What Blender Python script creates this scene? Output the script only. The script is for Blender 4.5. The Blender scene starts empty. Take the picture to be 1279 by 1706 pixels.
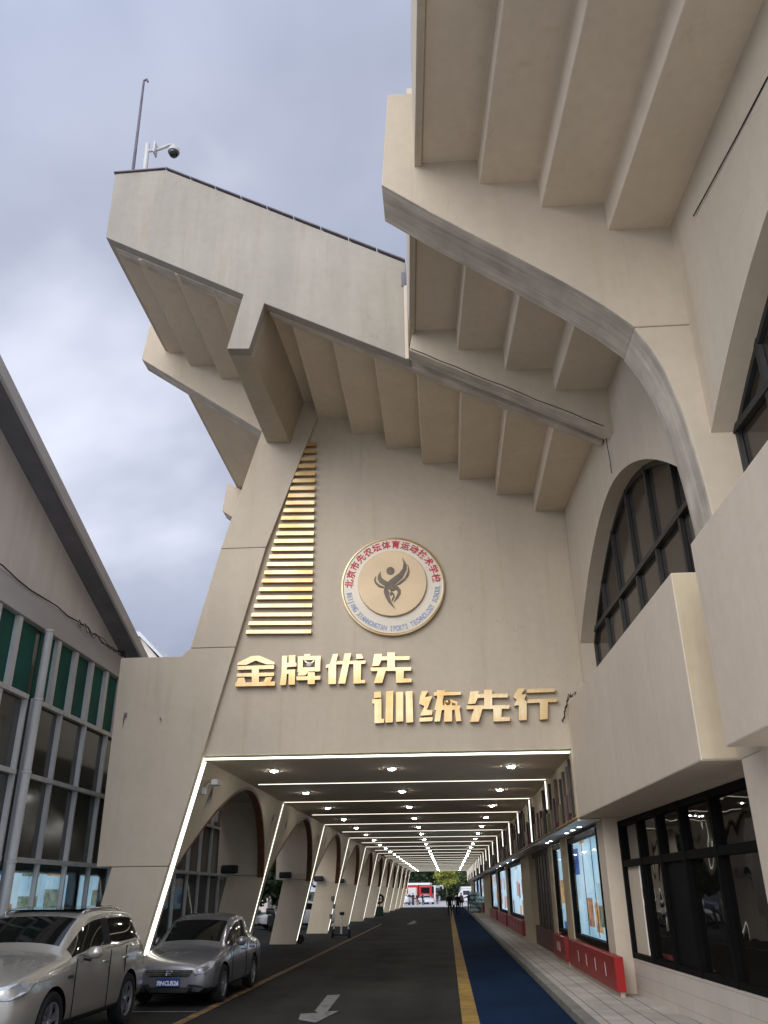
import bpy, bmesh, math, random
from mathutils import Vector, Matrix
R = math.radians
random.seed(7)
scene = bpy.context.scene
C = scene.collection

# ------------------------------------------------------------------ camera
F, PITCH, YAW, ROLL, CH = 1379.748, R(24.682), R(3.838), R(.533), 1.85
_f = Vector((-math.sin(YAW)*math.cos(PITCH), math.cos(YAW)*math.cos(PITCH), math.sin(PITCH)))
_r = Vector((math.cos(YAW), math.sin(YAW), 0))
_d = -_r.cross(_f)
RT = _r*math.cos(ROLL) + _d*math.sin(ROLL)
DN = -_r*math.sin(ROLL) + _d*math.cos(ROLL)
CAM = Vector((0, 0, CH))
cd = bpy.data.cameras.new('camera'); cam = bpy.data.objects.new('camera', cd); C.objects.link(cam)
cam.matrix_world = Matrix(((RT.x, -DN.x, -_f.x, 0), (RT.y, -DN.y, -_f.y, 0), (RT.z, -DN.z, -_f.z, CH), (0, 0, 0, 1)))
cd.sensor_fit = 'VERTICAL'; cd.sensor_height = 36; cd.lens = F/1706*36
cd.clip_start = .1; cd.clip_end = 2000
scene.camera = cam

# ------------------------------------------------------------------ light
scene.view_settings.view_transform = 'Standard'
scene.view_settings.look = 'None'
scene.view_settings.gamma = 1
scene.view_settings.exposure = 1.6
SUN_EL, SUN_AZ = R(28), R(198)          # azimuth from +Y towards +X: behind the camera, a little to its left
world = bpy.data.worlds.new('World'); scene.world = world; world.use_nodes = True
nt = world.node_tree; nt.nodes.clear()
def wn(t, **k):
    n = nt.nodes.new(t)
    for a, v in k.items(): setattr(n, a, v)
    return n
out = wn('ShaderNodeOutputWorld'); bg = wn('ShaderNodeBackground')
sky = wn('ShaderNodeTexSky', sky_type='NISHITA', sun_disc=False, sun_elevation=SUN_EL, sun_rotation=SUN_AZ)
skm = wn('ShaderNodeMix', data_type='RGBA', blend_type='MIX')
tc = wn('ShaderNodeTexCoord'); sep = wn('ShaderNodeSeparateXYZ')
nt.links.new(tc.outputs['Generated'], sep.inputs[0])
def wmath(op, a, b=None):
    n = wn('ShaderNodeMath', operation=op)
    for i, v in enumerate((a, b)):
        if v is None: continue
        if isinstance(v, (int, float)): n.inputs[i].default_value = v
        else: nt.links.new(v, n.inputs[i])
    return n.outputs[0]
zz = wmath('ADD', wmath('MAXIMUM', sep.outputs[2], 0.0), .30)
cx = wmath('DIVIDE', sep.outputs[0], zz); cy = wmath('DIVIDE', sep.outputs[1], zz)
cmb = wn('ShaderNodeCombineXYZ'); nt.links.new(cx, cmb.inputs[0]); nt.links.new(cy, cmb.inputs[1]); cmb.inputs[2].default_value = 3.1
n1 = wn('ShaderNodeTexNoise'); n1.inputs['Scale'].default_value = 1.25; n1.inputs['Detail'].default_value = 5; n1.inputs['Roughness'].default_value = .5; n1.inputs['Distortion'].default_value = .25
nt.links.new(cmb.outputs[0], n1.inputs['Vector'])
n2 = wn('ShaderNodeTexNoise'); n2.inputs['Scale'].default_value = .8; n2.inputs['Detail'].default_value = 3
nt.links.new(cmb.outputs[0], n2.inputs['Vector'])
rmp = wn('ShaderNodeValToRGB')
el = rmp.color_ramp.elements
el[0].position = .36; el[0].color = (.103, .115, .152, 1)
el[1].position = .70; el[1].color = (.345, .355, .405, 1)
e = el.new(.47); e.color = (.128, .142, .186, 1)
e = el.new(.57); e.color = (.172, .186, .233, 1)
nt.links.new(wmath('ADD', wmath('MULTIPLY', n1.outputs[0], .65), wmath('MULTIPLY', n2.outputs[0], .4)), rmp.inputs[0])
# the cloud layer is thinner and brighter round the veiled sun, behind the camera
sd = Vector((math.sin(SUN_AZ)*math.cos(SUN_EL), math.cos(SUN_AZ)*math.cos(SUN_EL), math.sin(SUN_EL)))
dot = wn('ShaderNodeVectorMath', operation='DOT_PRODUCT'); nt.links.new(tc.outputs['Generated'], dot.inputs[0]); dot.inputs[1].default_value = sd
br = wmath('ADD', 1.0, wmath('MULTIPLY', wmath('MAXIMUM', wmath('ADD', dot.outputs['Value'], .12), 0.0), 2.0))
bvm = wn('ShaderNodeVectorMath', operation='SCALE'); nt.links.new(rmp.outputs[0], bvm.inputs[0]); nt.links.new(br, bvm.inputs['Scale'])
skv = wn('ShaderNodeVectorMath', operation='SCALE'); nt.links.new(sky.outputs[0], skv.inputs[0]); skv.inputs['Scale'].default_value = .05
skm.inputs[0].default_value = .95
nt.links.new(skv.outputs[0], skm.inputs[6]); nt.links.new(bvm.outputs[0], skm.inputs[7])
nt.links.new(skm.outputs[2], bg.inputs[0]); bg.inputs[1].default_value = 1.0
nt.links.new(bg.outputs[0], out.inputs[0])
ld = bpy.data.lights.new('sun', 'SUN'); ld.energy = .6; ld.angle = R(50); ld.color = (1, .955, .88)
sun = bpy.data.objects.new('sun', ld); C.objects.link(sun)
sun.rotation_euler = (-sd).to_track_quat('-Z', 'Y').to_euler(); sun.location = sd*60

# ------------------------------------------------------------------ helpers
def ray(px, py): return RT*((px-639.5)/F) + DN*((py-853)/F) + _f
def onX(px, py, v): d = ray(px, py); return CAM + d*((v-CAM.x)/d.x)
def onY(px, py, v): d = ray(px, py); return CAM + d*((v-CAM.y)/d.y)
def onZ(px, py, v=0.): d = ray(px, py); return CAM + d*((v-CAM.z)/d.z)
def onP(px, py, p0, n): d = ray(px, py); n = Vector(n); return CAM + d*((Vector(p0)-CAM).dot(n)/d.dot(n))
ORD = 'first second third fourth fifth sixth seventh eighth ninth tenth eleventh twelfth thirteenth fourteenth fifteenth sixteenth seventeenth eighteenth nineteenth twentieth twenty-first twenty-second twenty-third twenty-fourth twenty-fifth'.split()
WM = {}
def tag(o, label=None, cat=None, group=None, kind=None):
    if label: o['label'] = label
    if cat: o['category'] = cat
    if group: o['group'] = group
    if kind: o['kind'] = kind
    return o
def thing(name, label, cat, loc=(0, 0, 0), rz=0., group=None):
    o = bpy.data.objects.new(name, None); C.objects.link(o)
    if POST[0]: loc = camscale(loc)
    o.location = loc; o.rotation_euler = (0, 0, rz); o.empty_display_size = .2
    WM[o] = Matrix.Translation(Vector(loc)) @ Matrix.Rotation(rz, 4, 'Z')
    return tag(o, label, cat, group)
POST = [None]
def camscale(v): return CAM+(Vector(v)-CAM)*POST[0]
class MB:
    def __init__(s): s.v = []; s.f = []; s.m = []
    def add(s, vs, fs, m=0):
        b = len(s.v); s.v += [Vector(v) for v in vs]
        for f in fs: s.f.append([b+i for i in f]); s.m.append(m)
        return s
    def box(s, x0, x1, y0, y1, z0, z1, m=0):
        v = [(x, y, z) for z in (z0, z1) for y in (y0, y1) for x in (x0, x1)]
        return s.add(v, [(0, 2, 3, 1), (4, 5, 7, 6), (0, 1, 5, 4), (2, 6, 7, 3), (0, 4, 6, 2), (1, 3, 7, 5)], m)
    def loop(s, a, b, m=0, caps=True):          # a, b: matching outlines joined into a solid
        n = len(a)
        s.add(list(a)+list(b), [(i, (i+1) % n, n+(i+1) % n, n+i) for i in range(n)], m)
        if caps:
            k = len(s.v)-2*n
            s.f.append(list(range(k+n-1, k-1, -1))); s.m.append(m)
            s.f.append(list(range(k+n, k+2*n))); s.m.append(m)
        return s
    def prism(s, pts, ext, m=0):
        e = Vector(ext); return s.loop([Vector(p) for p in pts], [Vector(p)+e for p in pts], m)
    def xz(s, poly, y0, y1, m=0): return s.loop([(x, y0, z) for x, z in poly], [(x, y1, z) for x, z in poly], m)
    def cyl(s, p0, p1, r0, r1=None, n=12, m=0, caps=True):
        p0, p1 = Vector(p0), Vector(p1); r1 = r0 if r1 is None else r1
        d = (p1-p0).normalized(); u = d.orthogonal().normalized(); w = d.cross(u)
        c = [(math.cos(2*math.pi*i/n), math.sin(2*math.pi*i/n)) for i in range(n)]
        return s.loop([p0+(u*a+w*b)*r0 for a, b in c], [p1+(u*a+w*b)*r1 for a, b in c], m, caps)
    def tube(s, pts, r, n=8, m=0):
        pts = [Vector(p) for p in pts]; rings = []
        u = None
        for i, p in enumerate(pts):
            d = (pts[min(i+1, len(pts)-1)]-pts[max(i-1, 0)]).normalized()
            if u is None: u = d.orthogonal().normalized()
            u = (u-d*u.dot(d)).normalized(); w = d.cross(u)
            rr = r[i] if isinstance(r, (list, tuple)) else r
            rings.append([p+(u*math.cos(2*math.pi*k/n)+w*math.sin(2*math.pi*k/n))*rr for k in range(n)])
        return s.rings(rings, m)
    def rings(s, rings, m=0, caps=True):
        n = len(rings[0]); b = len(s.v)
        for q in rings: s.v += [Vector(p) for p in q]
        for i in range(len(rings)-1):
            for k in range(n):
                s.f.append([b+i*n+k, b+i*n+(k+1) % n, b+(i+1)*n+(k+1) % n, b+(i+1)*n+k]); s.m.append(m)
        if caps:
            s.f.append([b+k for k in range(n-1, -1, -1)]); s.m.append(m)
            e = b+(len(rings)-1)*n; s.f.append([e+k for k in range(n)]); s.m.append(m)
        return s
    def lathe(s, prof, n=24, axis='Z', org=(0, 0, 0), m=0):
        o = Vector(org); rings = []
        for r, h in prof:
            q = []
            for k in range(n):
                a = 2*math.pi*k/n; x, y = r*math.cos(a), r*math.sin(a)
                q.append(o+Vector({'Z': (x, y, h), 'X': (h, x, y), 'Y': (y, h, x)}[axis]))
            rings.append(q)
        return s.rings(rings, m, False)
    def build(s, name, mat, parent=None, local=False, bevel=0, smooth=False, label=None, seg=2, recalc=True):
        me = bpy.data.meshes.new(name); vs = s.v
        if POST[0] and not local: vs = [camscale(v) for v in vs]
        if parent is not None and not local:
            iv = WM[parent].inverted(); vs = [iv @ v for v in vs]
        me.from_pydata([tuple(v) for v in vs], [], s.f)
        mats = mat if isinstance(mat, (list, tuple)) else [mat]
        for x in mats: me.materials.append(x)
        if len(mats) > 1: me.polygons.foreach_set('material_index', s.m)
        if recalc:
            bm = bmesh.new(); bm.from_mesh(me); bmesh.ops.recalc_face_normals(bm, faces=bm.faces); bm.to_mesh(me); bm.free()
        if smooth: me.polygons.foreach_set('use_smooth', [True]*len(me.polygons))
        me.update()
        o = bpy.data.objects.new(name, me); C.objects.link(o)
        if parent is not None: o.parent = parent; WM[o] = WM[parent].copy()
        else: WM[o] = Matrix()
        if bevel:
            b = o.modifiers.new('edge', 'BEVEL'); b.width = bevel; b.segments = seg; b.limit_method = 'ANGLE'; b.angle_limit = R(35)
        if label: o['label'] = label
        return o
def copy_tree(o, parent=None):
    c = o.copy(); C.objects.link(c)
    if parent is not None: c.parent = parent
    for ch in list(o.children): copy_tree(ch, c)
    return c

# ------------------------------------------------------------------ materials
class M:
    def __init__(s, name, col=(.5, .5, .5), rough=.8, metal=0., spec=.5):
        s.mat = bpy.data.materials.new(name); s.mat.use_nodes = True
        s.t = s.mat.node_tree; s.b = s.t.nodes['Principled BSDF']
        s.b.inputs['Base Color'].default_value = (*col, 1); s.b.inputs['Roughness'].default_value = rough
        s.b.inputs['Metallic'].default_value = metal; s.b.inputs['Specular IOR Level'].default_value = spec
        s.col = None; s.c0 = col; s._pos = None
    def n(s, t, **k):
        x = s.t.nodes.new(t)
        for a, v in k.items(): setattr(x, a, v)
        return x
    def l(s, a, b): s.t.links.new(a, b)
    def pos(s, scale=(1, 1, 1), obj=False):
        g = s.n('ShaderNodeTexCoord').outputs['Object'] if obj else s.n('ShaderNodeNewGeometry').outputs['Position']
        m = s.n('ShaderNodeMapping'); m.inputs['Scale'].default_value = scale; s.l(g, m.inputs[0]); return m.outputs[0]
    def noise(s, sc, scale=(1, 1, 1), det=4, rough=.55, obj=False, dist=0):
        x = s.n('ShaderNodeTexNoise'); x.inputs['Scale'].default_value = sc; x.inputs['Detail'].default_value = det
        x.inputs['Roughness'].default_value = rough; x.inputs['Distortion'].default_value = dist
        s.l(s.pos(scale, obj), x.inputs['Vector']); return x.outputs[0]
    def ramp(s, src, stops):
        x = s.n('ShaderNodeValToRGB'); e = x.color_ramp.elements
        while len(e) < len(stops): e.new(.5)
        for q, (p, c) in zip(e, stops):
            q.position = p; q.color = (*c, 1) if isinstance(c, tuple) else (c, c, c, 1)
        s.l(src, x.inputs[0]); return x.outputs[0]
    def mul(s, c):                                   # multiply the running base colour by a colour socket
        x = s.n('ShaderNodeMix', data_type='RGBA', blend_type='MULTIPLY'); x.inputs[0].default_value = 1
        if s.col is None: x.inputs[6].default_value = (*s.c0, 1)
        else: s.l(s.col, x.inputs[6])
        s.l(c, x.inputs[7]); s.col = x.outputs[2]; s.l(s.col, s.b.inputs['Base Color']); return s
    def mix(s, fac, c):
        x = s.n('ShaderNodeMix', data_type='RGBA', blend_type='MIX')
        if s.col is None: x.inputs[6].default_value = (*s.c0, 1)
        else: s.l(s.col, x.inputs[6])
        if isinstance(c, tuple): x.inputs[7].default_value = (*c, 1)
        else: s.l(c, x.inputs[7])
        s.l(fac, x.inputs[0]); s.col = x.outputs[2]; s.l(s.col, s.b.inputs['Base Color']); return s
    def bump(s, h, strength=.2, dist=.02):
        x = s.n('ShaderNodeBump'); x.inputs['Strength'].default_value = strength; x.inputs['Distance'].default_value = dist
        s.l(h, x.inputs['Height']); s.l(x.outputs[0], s.b.inputs['Normal']); return s
    def rough(s, src, lo, hi):
        x = s.n('ShaderNodeMapRange'); x.inputs[3].default_value = lo; x.inputs[4].default_value = hi
        s.l(src, x.inputs[0]); s.l(x.outputs[0], s.b.inputs['Roughness']); return s
    def emit(s, col, st):
        s.b.inputs['Emission Color'].default_value = (*col, 1); s.b.inputs['Emission Strength'].default_value = st; return s

def paint(name, col, streak=.12, blotch=.1, bump=.25):
    m = M(name, col, .82, spec=.25)
    m.mul(m.ramp(m.noise(.45, det=5), [(.32, 1-blotch), (.68, 1+blotch*.5)]))
    m.mul(m.ramp(m.noise(1.0, (2.2, 2.2, .22), det=6, rough=.65), [(.42, 1-streak), (.6, 1.0)]))
    m.mul(m.ramp(m.noise(6, det=5), [(.3, (.965, .955, .94)), (.7, (1.02, 1.02, 1.02))]))
    m.mul(m.ramp(m.noise(1.0, (4.5, 4.5, .30), det=5, rough=.6), [(.58, (1., 1., 1.)), (.76, (.93, .905, .84))]))
    v = m.n('ShaderNodeTexVoronoi', feature='DISTANCE_TO_EDGE'); v.inputs['Scale'].default_value = .42; v.inputs['Randomness'].default_value = 1
    wv = m.n('ShaderNodeVectorMath', operation='ADD'); nz = m.n('ShaderNodeTexNoise'); nz.inputs['Scale'].default_value = 1.6; nz.inputs['Detail'].default_value = 5
    p_ = m.pos(); m.l(p_, nz.inputs['Vector']); m.l(p_, wv.inputs[0]); m.l(nz.outputs['Color'], wv.inputs[1]); m.l(wv.outputs[0], v.inputs['Vector'])
    ck = m.ramp(v.outputs['Distance'], [(.0, 1.), (.0035, 0.)]); mk_ = m.n('ShaderNodeMath', operation='MULTIPLY'); m.l(ck, mk_.inputs[0]); m.l(m.ramp(m.noise(.35, det=2), [(.54, 0.), (.64, .30)]), mk_.inputs[1])
    m.mix(mk_.outputs[0], tuple(c*.35 for c in col))
    m.bump(m.noise(38, det=4), bump, .01)
    return m.mat
WALL = paint('cream_paint', (.56, .482, .368), .04, .06)
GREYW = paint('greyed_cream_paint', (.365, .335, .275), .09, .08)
WALL2 = paint('warm_cream_paint', (.53, .455, .345), .05, .08)
SOFFIT = paint('soffit_paint', (.70, .60, .465), .03, .08)
BALC = paint('balcony_paint', (.64, .545, .425), .03, .05)
YELL = paint('weathered_yellow_paint', (.58, .49, .34), .08, .10)
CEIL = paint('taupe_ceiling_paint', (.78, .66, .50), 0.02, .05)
LINER = paint('tunnel_lining_paint', (.64, .55, .41), .04, .08)
m = M('board_marked_concrete', (.56, .49, .39), .9, spec=.2)
m.mul(m.ramp(m.noise(1.0, (.5, 9, .5), det=3, rough=.6), [(.3, .72), (.7, 1.12)]))
m.mul(m.ramp(m.noise(2.2, det=6), [(.35, .82), (.65, 1.08)]))
m.bump(m.noise(1.0, (.6, 14, .6), det=3), .45, .02); CONC = m.mat
m = M('hall_render', (.72, .66, .59), .85, spec=.2)
m.mul(m.ramp(m.noise(.5, det=5), [(.3, .88), (.7, 1.04)])).mul(m.ramp(m.noise(1, (3, 3, .3), det=5), [(.4, .93), (.6, 1)])); m.bump(m.noise(45), .15, .01); HALL = m.mat
m = M('grey_band', (.50, .48, .46), .8, spec=.3); m.mul(m.ramp(m.noise(1, (1, .4, 3), det=5), [(.3, .86), (.7, 1.05)])); BAND = m.mat
m = M('roof_metal', (.20, .205, .225), .5, .3); m.mul(m.ramp(m.noise(1.4, det=5), [(.3, .8), (.7, 1.1)])); ROOF = m.mat
m = M('white_sheet_roof', (.62, .64, .66), .6); m.mul(m.ramp(m.noise(1, (6, 6, 6)), [(.3, .85), (.7, 1)])); WROOF = m.mat
m = M('green_panel', (.015, .095, .072), .6, spec=.15); m.mul(m.ramp(m.noise(1.2, det=4), [(.3, .7), (.7, 1.15)])); GREEN = m.mat
m = M('aluminium', (.58, .58, .55), .5, .1); m.mul(m.ramp(m.noise(3, (1, 1, .3), det=4), [(.3, .8), (.7, 1.05)])); ALU = m.mat
m = M('white_pipe', (.55, .55, .52), .5); m.mul(m.ramp(m.noise(2, (4, 4, .4), det=5), [(.35, .78), (.6, 1)])); PIPE = m.mat
def glass(name, col, rough=.04, wob=.0, wsc=1.2):
    m = M(name, col, rough, spec=.6)
    m.mul(m.ramp(m.noise(.8, det=2), [(.3, .8), (.7, 1.15)]))
    if wob: m.bump(m.noise(wsc, (1, 1, .8), det=1, dist=.4), wob, .03)
    return m.mat
GL_HALL = glass('hall_glass', (.045, .046, .036), .12, .05)
GL_ARCH = glass('bronze_glass', (.034, .026, .020), .12, .05)
GL_SHOP = glass('wavy_black_glass', (.008, .007, .006), .02, .22, 1.3)
GL_CAR = glass('car_glass', (.006, .007, .007), .02)
m = M('matte_black_panel', (.006, .006, .007), .6, spec=.08); m.mul(m.ramp(m.noise(2), [(.3, .8), (.7, 1.2)])); BLACKP = m.mat
m = M('black_frame', (.005, .005, .0048), .6, spec=.06); m.mul(m.ramp(m.noise(5), [(.3, .8), (.7, 1.3)])); FRAME = m.mat
m = M('dark_bronze_frame', (.018, .018, .017), .45); m.mul(m.ramp(m.noise(4), [(.3, .8), (.7, 1.4)])); ABRZ = m.mat
# thin clear glazing: a mirror-like film over a clear sheet
CLEAR = bpy.data.materials.new('clear_glazing'); CLEAR.use_nodes = True
t = CLEAR.node_tree; t.nodes.remove(t.nodes['Principled BSDF'])
a = t.nodes.new('ShaderNodeBsdfTransparent'); b = t.nodes.new('ShaderNodeBsdfGlossy'); b.inputs['Roughness'].default_value = .03
fr = t.nodes.new('ShaderNodeFresnel'); fr.inputs[0].default_value = 1.5; mx = t.nodes.new('ShaderNodeMixShader')
a.inputs[0].default_value = (.80, .88, .88, 1)
fm = t.nodes.new('ShaderNodeMath'); fm.operation = 'MULTIPLY'; fm.inputs[1].default_value = .45; t.links.new(fr.outputs[0], fm.inputs[0]); t.links.new(fm.outputs[0], mx.inputs[0]); t.links.new(a.outputs[0], mx.inputs[1]); t.links.new(b.outputs[0], mx.inputs[2])
t.links.new(mx.outputs[0], t.nodes['Material Output'].inputs[0])
def gold(name, c1, c2):
    m = M(name, c1, .36, .75, .5)
    m.mix(m.ramp(m.noise(1.0, (1.1, 1.1, 1.4), det=2), [(.36, 0.), (.62, 1.)]), c2)
    m.mul(m.ramp(m.noise(1, (90, 90, 1.2), det=2), [(.3, .86), (.7, 1.08)]))
    m.rough(m.noise(1, (60, 60, 1), det=2), .3, .45); return m.mat
GOLD = gold('brushed_gold', (.56, .365, .15), (.68, .54, .32))
GOLDS = gold('gold_edge', (.42, .27, .10), (.5, .34, .15))
m = M('pale_gold_disc', (.66, .59, .47), .45, .05); m.mul(m.ramp(m.noise(.8, det=2), [(.3, .88), (.7, 1.1)])); DISC = m.mat
m = M('pinkish_gold_disc', (.62, .46, .27), .45, .1); m.mul(m.ramp(m.noise(.9, det=2), [(.3, .9), (.7, 1.1)])); DISC2 = m.mat
m = M('bronze_figure', (.105, .075, .042), .45, .1); m.mul(m.ramp(m.noise(2.2, det=2), [(.3, .7), (.7, 1.5)])); FIG = m.mat
def flat(name, col, rough=.6, var=.12, metal=0, sc=4, spec=.4):
    m = M(name, col, rough, metal, spec); m.mul(m.ramp(m.noise(sc, det=4), [(.3, 1-var), (.7, 1+var)])); return m.mat
REDTXT = flat('red_lettering', (.55, .012, .025), .5)
SILVER = flat('silver_lettering', (.30, .36, .52), .4)
REDPL = flat('red_plinth', (.27, .014, .012), .45, .15)
REDPL2 = flat('bright_red_plinth_end', (.33, .006, .006), .45, .08)
WHITE = flat('white_paint', (.70, .70, .68), .55, .06)
DARK = flat('dark_plastic', (.014, .014, .014), .5)
RUBBER = flat('rubber', (.012, .012, .012), .85)
TRIMO = flat('orange_brown_trim', (.17, .055, .022), .6, .25)
OCHRE = flat('ochre_edge', (.30, .19, .075), .6, .2)
FLASH = flat('purple_grey_flashing', (.13, .11, .13), .6, .25)
STEELP = flat('grey_steel', (.12, .12, .15), .5, .2)
SLAT = flat('brown_slat', (.115, .082, .055), .6, .3, sc=2)
SLAT2 = flat('dark_brown_slat', (.035, .022, .016), .5, .3)
MAROON = flat('maroon_board', (.085, .020, .022), .5, .2)
OLIVE = flat('olive_board', (.16, .14, .06), .6, .2)
SACK = flat('green_white_sack', (.36, .46, .44), .7, .35, sc=5)
SACK2 = flat('teal_sack', (.16, .27, .25), .7, .35, sc=5)
def emis(name, col, st, base=(.8, .8, .8)):
    return M(name, base, .5).emit(col, st).mat
LED = emis('led_strip', (.98, 1., .86), 1.1)
LEDL = emis('led_strip_leg', (.98, 1., .88), .75)
LEDF = emis('led_strip_ceiling', (1., .95, .82), .6)
LAMP = emis('downlight_lens', (1., .97, .94), 40)
# asphalt
m = M('asphalt', (.036, .0348, .0305), .9, spec=.04)
m.mul(m.ramp(m.noise(.35, det=6), [(.3, .75), (.7, 1.2)])).mul(m.ramp(m.noise(1, (1.4, .12, 1), det=4), [(.3, .85), (.7, 1.12)])).mul(m.ramp(m.noise(90, det=3), [(.3, .7), (.7, 1.35)]))
m.mul(m.ramp(m.noise(1.0, (.55, .05, 1), det=3), [(.36, .70), (.5, 1.0), (.66, 1.18)])).mul(m.ramp(m.noise(.9, det=6, rough=.7), [(.28, .55), (.40, 1.0)]))
m.bump(m.noise(120, det=3), .35, .01); m.rough(m.noise(.6, det=4), .55, .85); ASPH = m.mat
m = M('blue_lane_surface', (.0075, .023, .058), .9, spec=.04)
m.mul(m.ramp(m.noise(.5, det=5), [(.3, .75), (.7, 1.2)])).mul(m.ramp(m.noise(80, det=3), [(.3, .75), (.7, 1.3)])); m.bump(m.noise(110), .3, .01); BLUE = m.mat
m = M('plaza_concrete', (.48, .46, .43), .85); m.mul(m.ramp(m.noise(.3, det=5), [(.3, .85), (.7, 1.08)])); PLAZA = m.mat
m = M('yellow_road_paint', (.40, .235, .035), .7); m.mul(m.ramp(m.noise(2.2, det=6), [(.35, .6), (.6, 1.1)])).mul(m.ramp(m.noise(30), [(.3, .8), (.7, 1.1)])); YLINE = m.mat
m = M('worn_yellow_paint', (.26, .13, .03), .75); m.mix(m.ramp(m.noise(3, det=6), [(.42, 0.), (.62, 1.)]), (.05, .045, .038)); YWORN = m.mat
m = M('white_road_paint', (.24, .23, .22), .7); m.mix(m.ramp(m.noise(5, det=6), [(.48, 0.), (.68, 1.)]), (.10, .095, .09)); WLINE = m.mat
m = M('kerb_stone', (.24, .225, .195), .85); m.mul(m.ramp(m.noise(1.5, det=6), [(.3, .7), (.7, 1.12)])); m.bump(m.noise(50), .3, .01); KERB = m.mat
# pavement slabs
m = M('pavement_slabs', (.56, .515, .45), .75)
bt = m.n('ShaderNodeTexBrick'); mp = m.n('ShaderNodeMapping'); mp.inputs['Rotation'].default_value = (0, 0, R(90))
g = m.n('ShaderNodeNewGeometry'); m.l(g.outputs['Position'], mp.inputs[0]); m.l(mp.outputs[0], bt.inputs['Vector'])
bt.inputs['Color1'].default_value = (1, 1, 1, 1); bt.inputs['Color2'].default_value = (.86, .85, .84, 1); bt.inputs['Mortar'].default_value = (.35, .33, .3, 1)
bt.inputs['Scale'].default_value = 1; bt.inputs['Mortar Size'].default_value = .012; bt.inputs['Brick Width'].default_value = 1.2; bt.inputs['Row Height'].default_value = .32
m.mul(bt.outputs[0]).mul(m.ramp(m.noise(1.1, det=6), [(.3, .72), (.7, 1.1)])); PAVE = m.mat
# wall tiles under the shop window
m = M('base_wall_tiles', (.62, .55, .47), .5)
bt = m.n('ShaderNodeTexBrick'); g = m.n('ShaderNodeNewGeometry'); sx = m.n('ShaderNodeSeparateXYZ'); cb = m.n('ShaderNodeCombineXYZ')
m.l(g.outputs['Position'], sx.inputs[0]); m.l(sx.outputs[1], cb.inputs[0]); m.l(sx.outputs[2], cb.inputs[1]); m.l(cb.outputs[0], bt.inputs['Vector'])
bt.inputs['Color1'].default_value = (1, 1, 1, 1); bt.inputs['Color2'].default_value = (.95, .95, .94, 1); bt.inputs['Mortar'].default_value = (.62, .58, .52, 1)
bt.inputs['Scale'].default_value = 1; bt.inputs['Mortar Size'].default_value = .004; bt.inputs['Brick Width'].default_value = 1.6; bt.inputs['Row Height'].default_value = .22
m.mul(bt.outputs[0]).mul(m.ramp(m.noise(.9, det=5), [(.3, .88), (.7, 1.06)])); TILE = m.mat
# backlit display panels, printed with pale blue sheets, writing and pictures
def display(name, seed, st=1.0, pics=.46):
    m = M(name, (.2, .2, .2), .3)
    g = m.n('ShaderNodeNewGeometry'); sx = m.n('ShaderNodeSeparateXYZ'); m.l(g.outputs['Position'], sx.inputs[0])
    mp = m.n('ShaderNodeMapping'); mp.inputs['Location'].default_value = (0, seed*3.7, seed*1.3); mp.inputs['Scale'].default_value = (1, .55, .8); m.l(g.outputs['Position'], mp.inputs[0])
    v = m.n('ShaderNodeTexVoronoi', distance='CHEBYCHEV'); v.inputs['Scale'].default_value = 1.3; v.inputs['Randomness'].default_value = .35; m.l(mp.outputs[0], v.inputs['Vector'])
    pick = m.n('ShaderNodeSeparateColor'); m.l(v.outputs['Color'], pick.inputs[0])
    hsv = m.n('ShaderNodeValToRGB'); hsv.color_ramp.interpolation = 'CONSTANT'; e_ = hsv.color_ramp.elements
    e_[0].color = (.22, .085, .035, 1); e_[1].position = .3; e_[1].color = (.03, .06, .20, 1)
    for p_, c_ in ((.5, (.10, .12, .09, 1)), (.7, (.30, .16, .06, 1)), (.85, (.06, .05, .05, 1))): q_ = e_.new(p_); q_.color = c_
    m.l(pick.outputs[1], hsv.inputs[0])
    inset = m.ramp(v.outputs['Distance'], [(.30, 1.), (.32, 0.)])
    pic = m.n('ShaderNodeMath', operation='MULTIPLY'); m.l(m.ramp(pick.outputs[0], [(pics, 0.), (pics+.02, 1.)]), pic.inputs[0]); m.l(inset, pic.inputs[1]); pic = pic.outputs[0]
    nz = m.noise(1.0, (1, 5, 5), det=4, rough=.7)
    base = m.ramp(m.noise(.8, (1, 1, .8), det=3), [(.3, (.20, .33, .45)), (.5, (.30, .45, .57)), (.7, (.46, .58, .68))])
    wr = m.ramp(m.noise(1.0, (1, 14, 2.4), det=6, rough=.75, dist=.5), [(.60, 0.), (.66, 1.)])
    x = m.n('ShaderNodeMix', data_type='RGBA', blend_type='MIX'); m.l(wr, x.inputs[0]); m.l(base, x.inputs[6]); x.inputs[7].default_value = (.10, .16, .24, 1)
    pm = m.n('ShaderNodeMix', data_type='RGBA', blend_type='MULTIPLY'); pm.inputs[0].default_value = 1; m.l(hsv.outputs[0], pm.inputs[6]); m.l(m.ramp(nz, [(.35, .3), (.65, 2.2)]), pm.inputs[7])
    y = m.n('ShaderNodeMix', data_type='RGBA', blend_type='MIX'); m.l(pic, y.inputs[0]); m.l(x.outputs[2], y.inputs[6]); m.l(pm.outputs[2], y.inputs[7])
    m.l(y.outputs[2], m.b.inputs['Emission Color']); m.b.inputs['Emission Strength'].default_value = st; m.l(y.outputs[2], m.b.inputs['Base Color'])
    return m.mat

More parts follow.
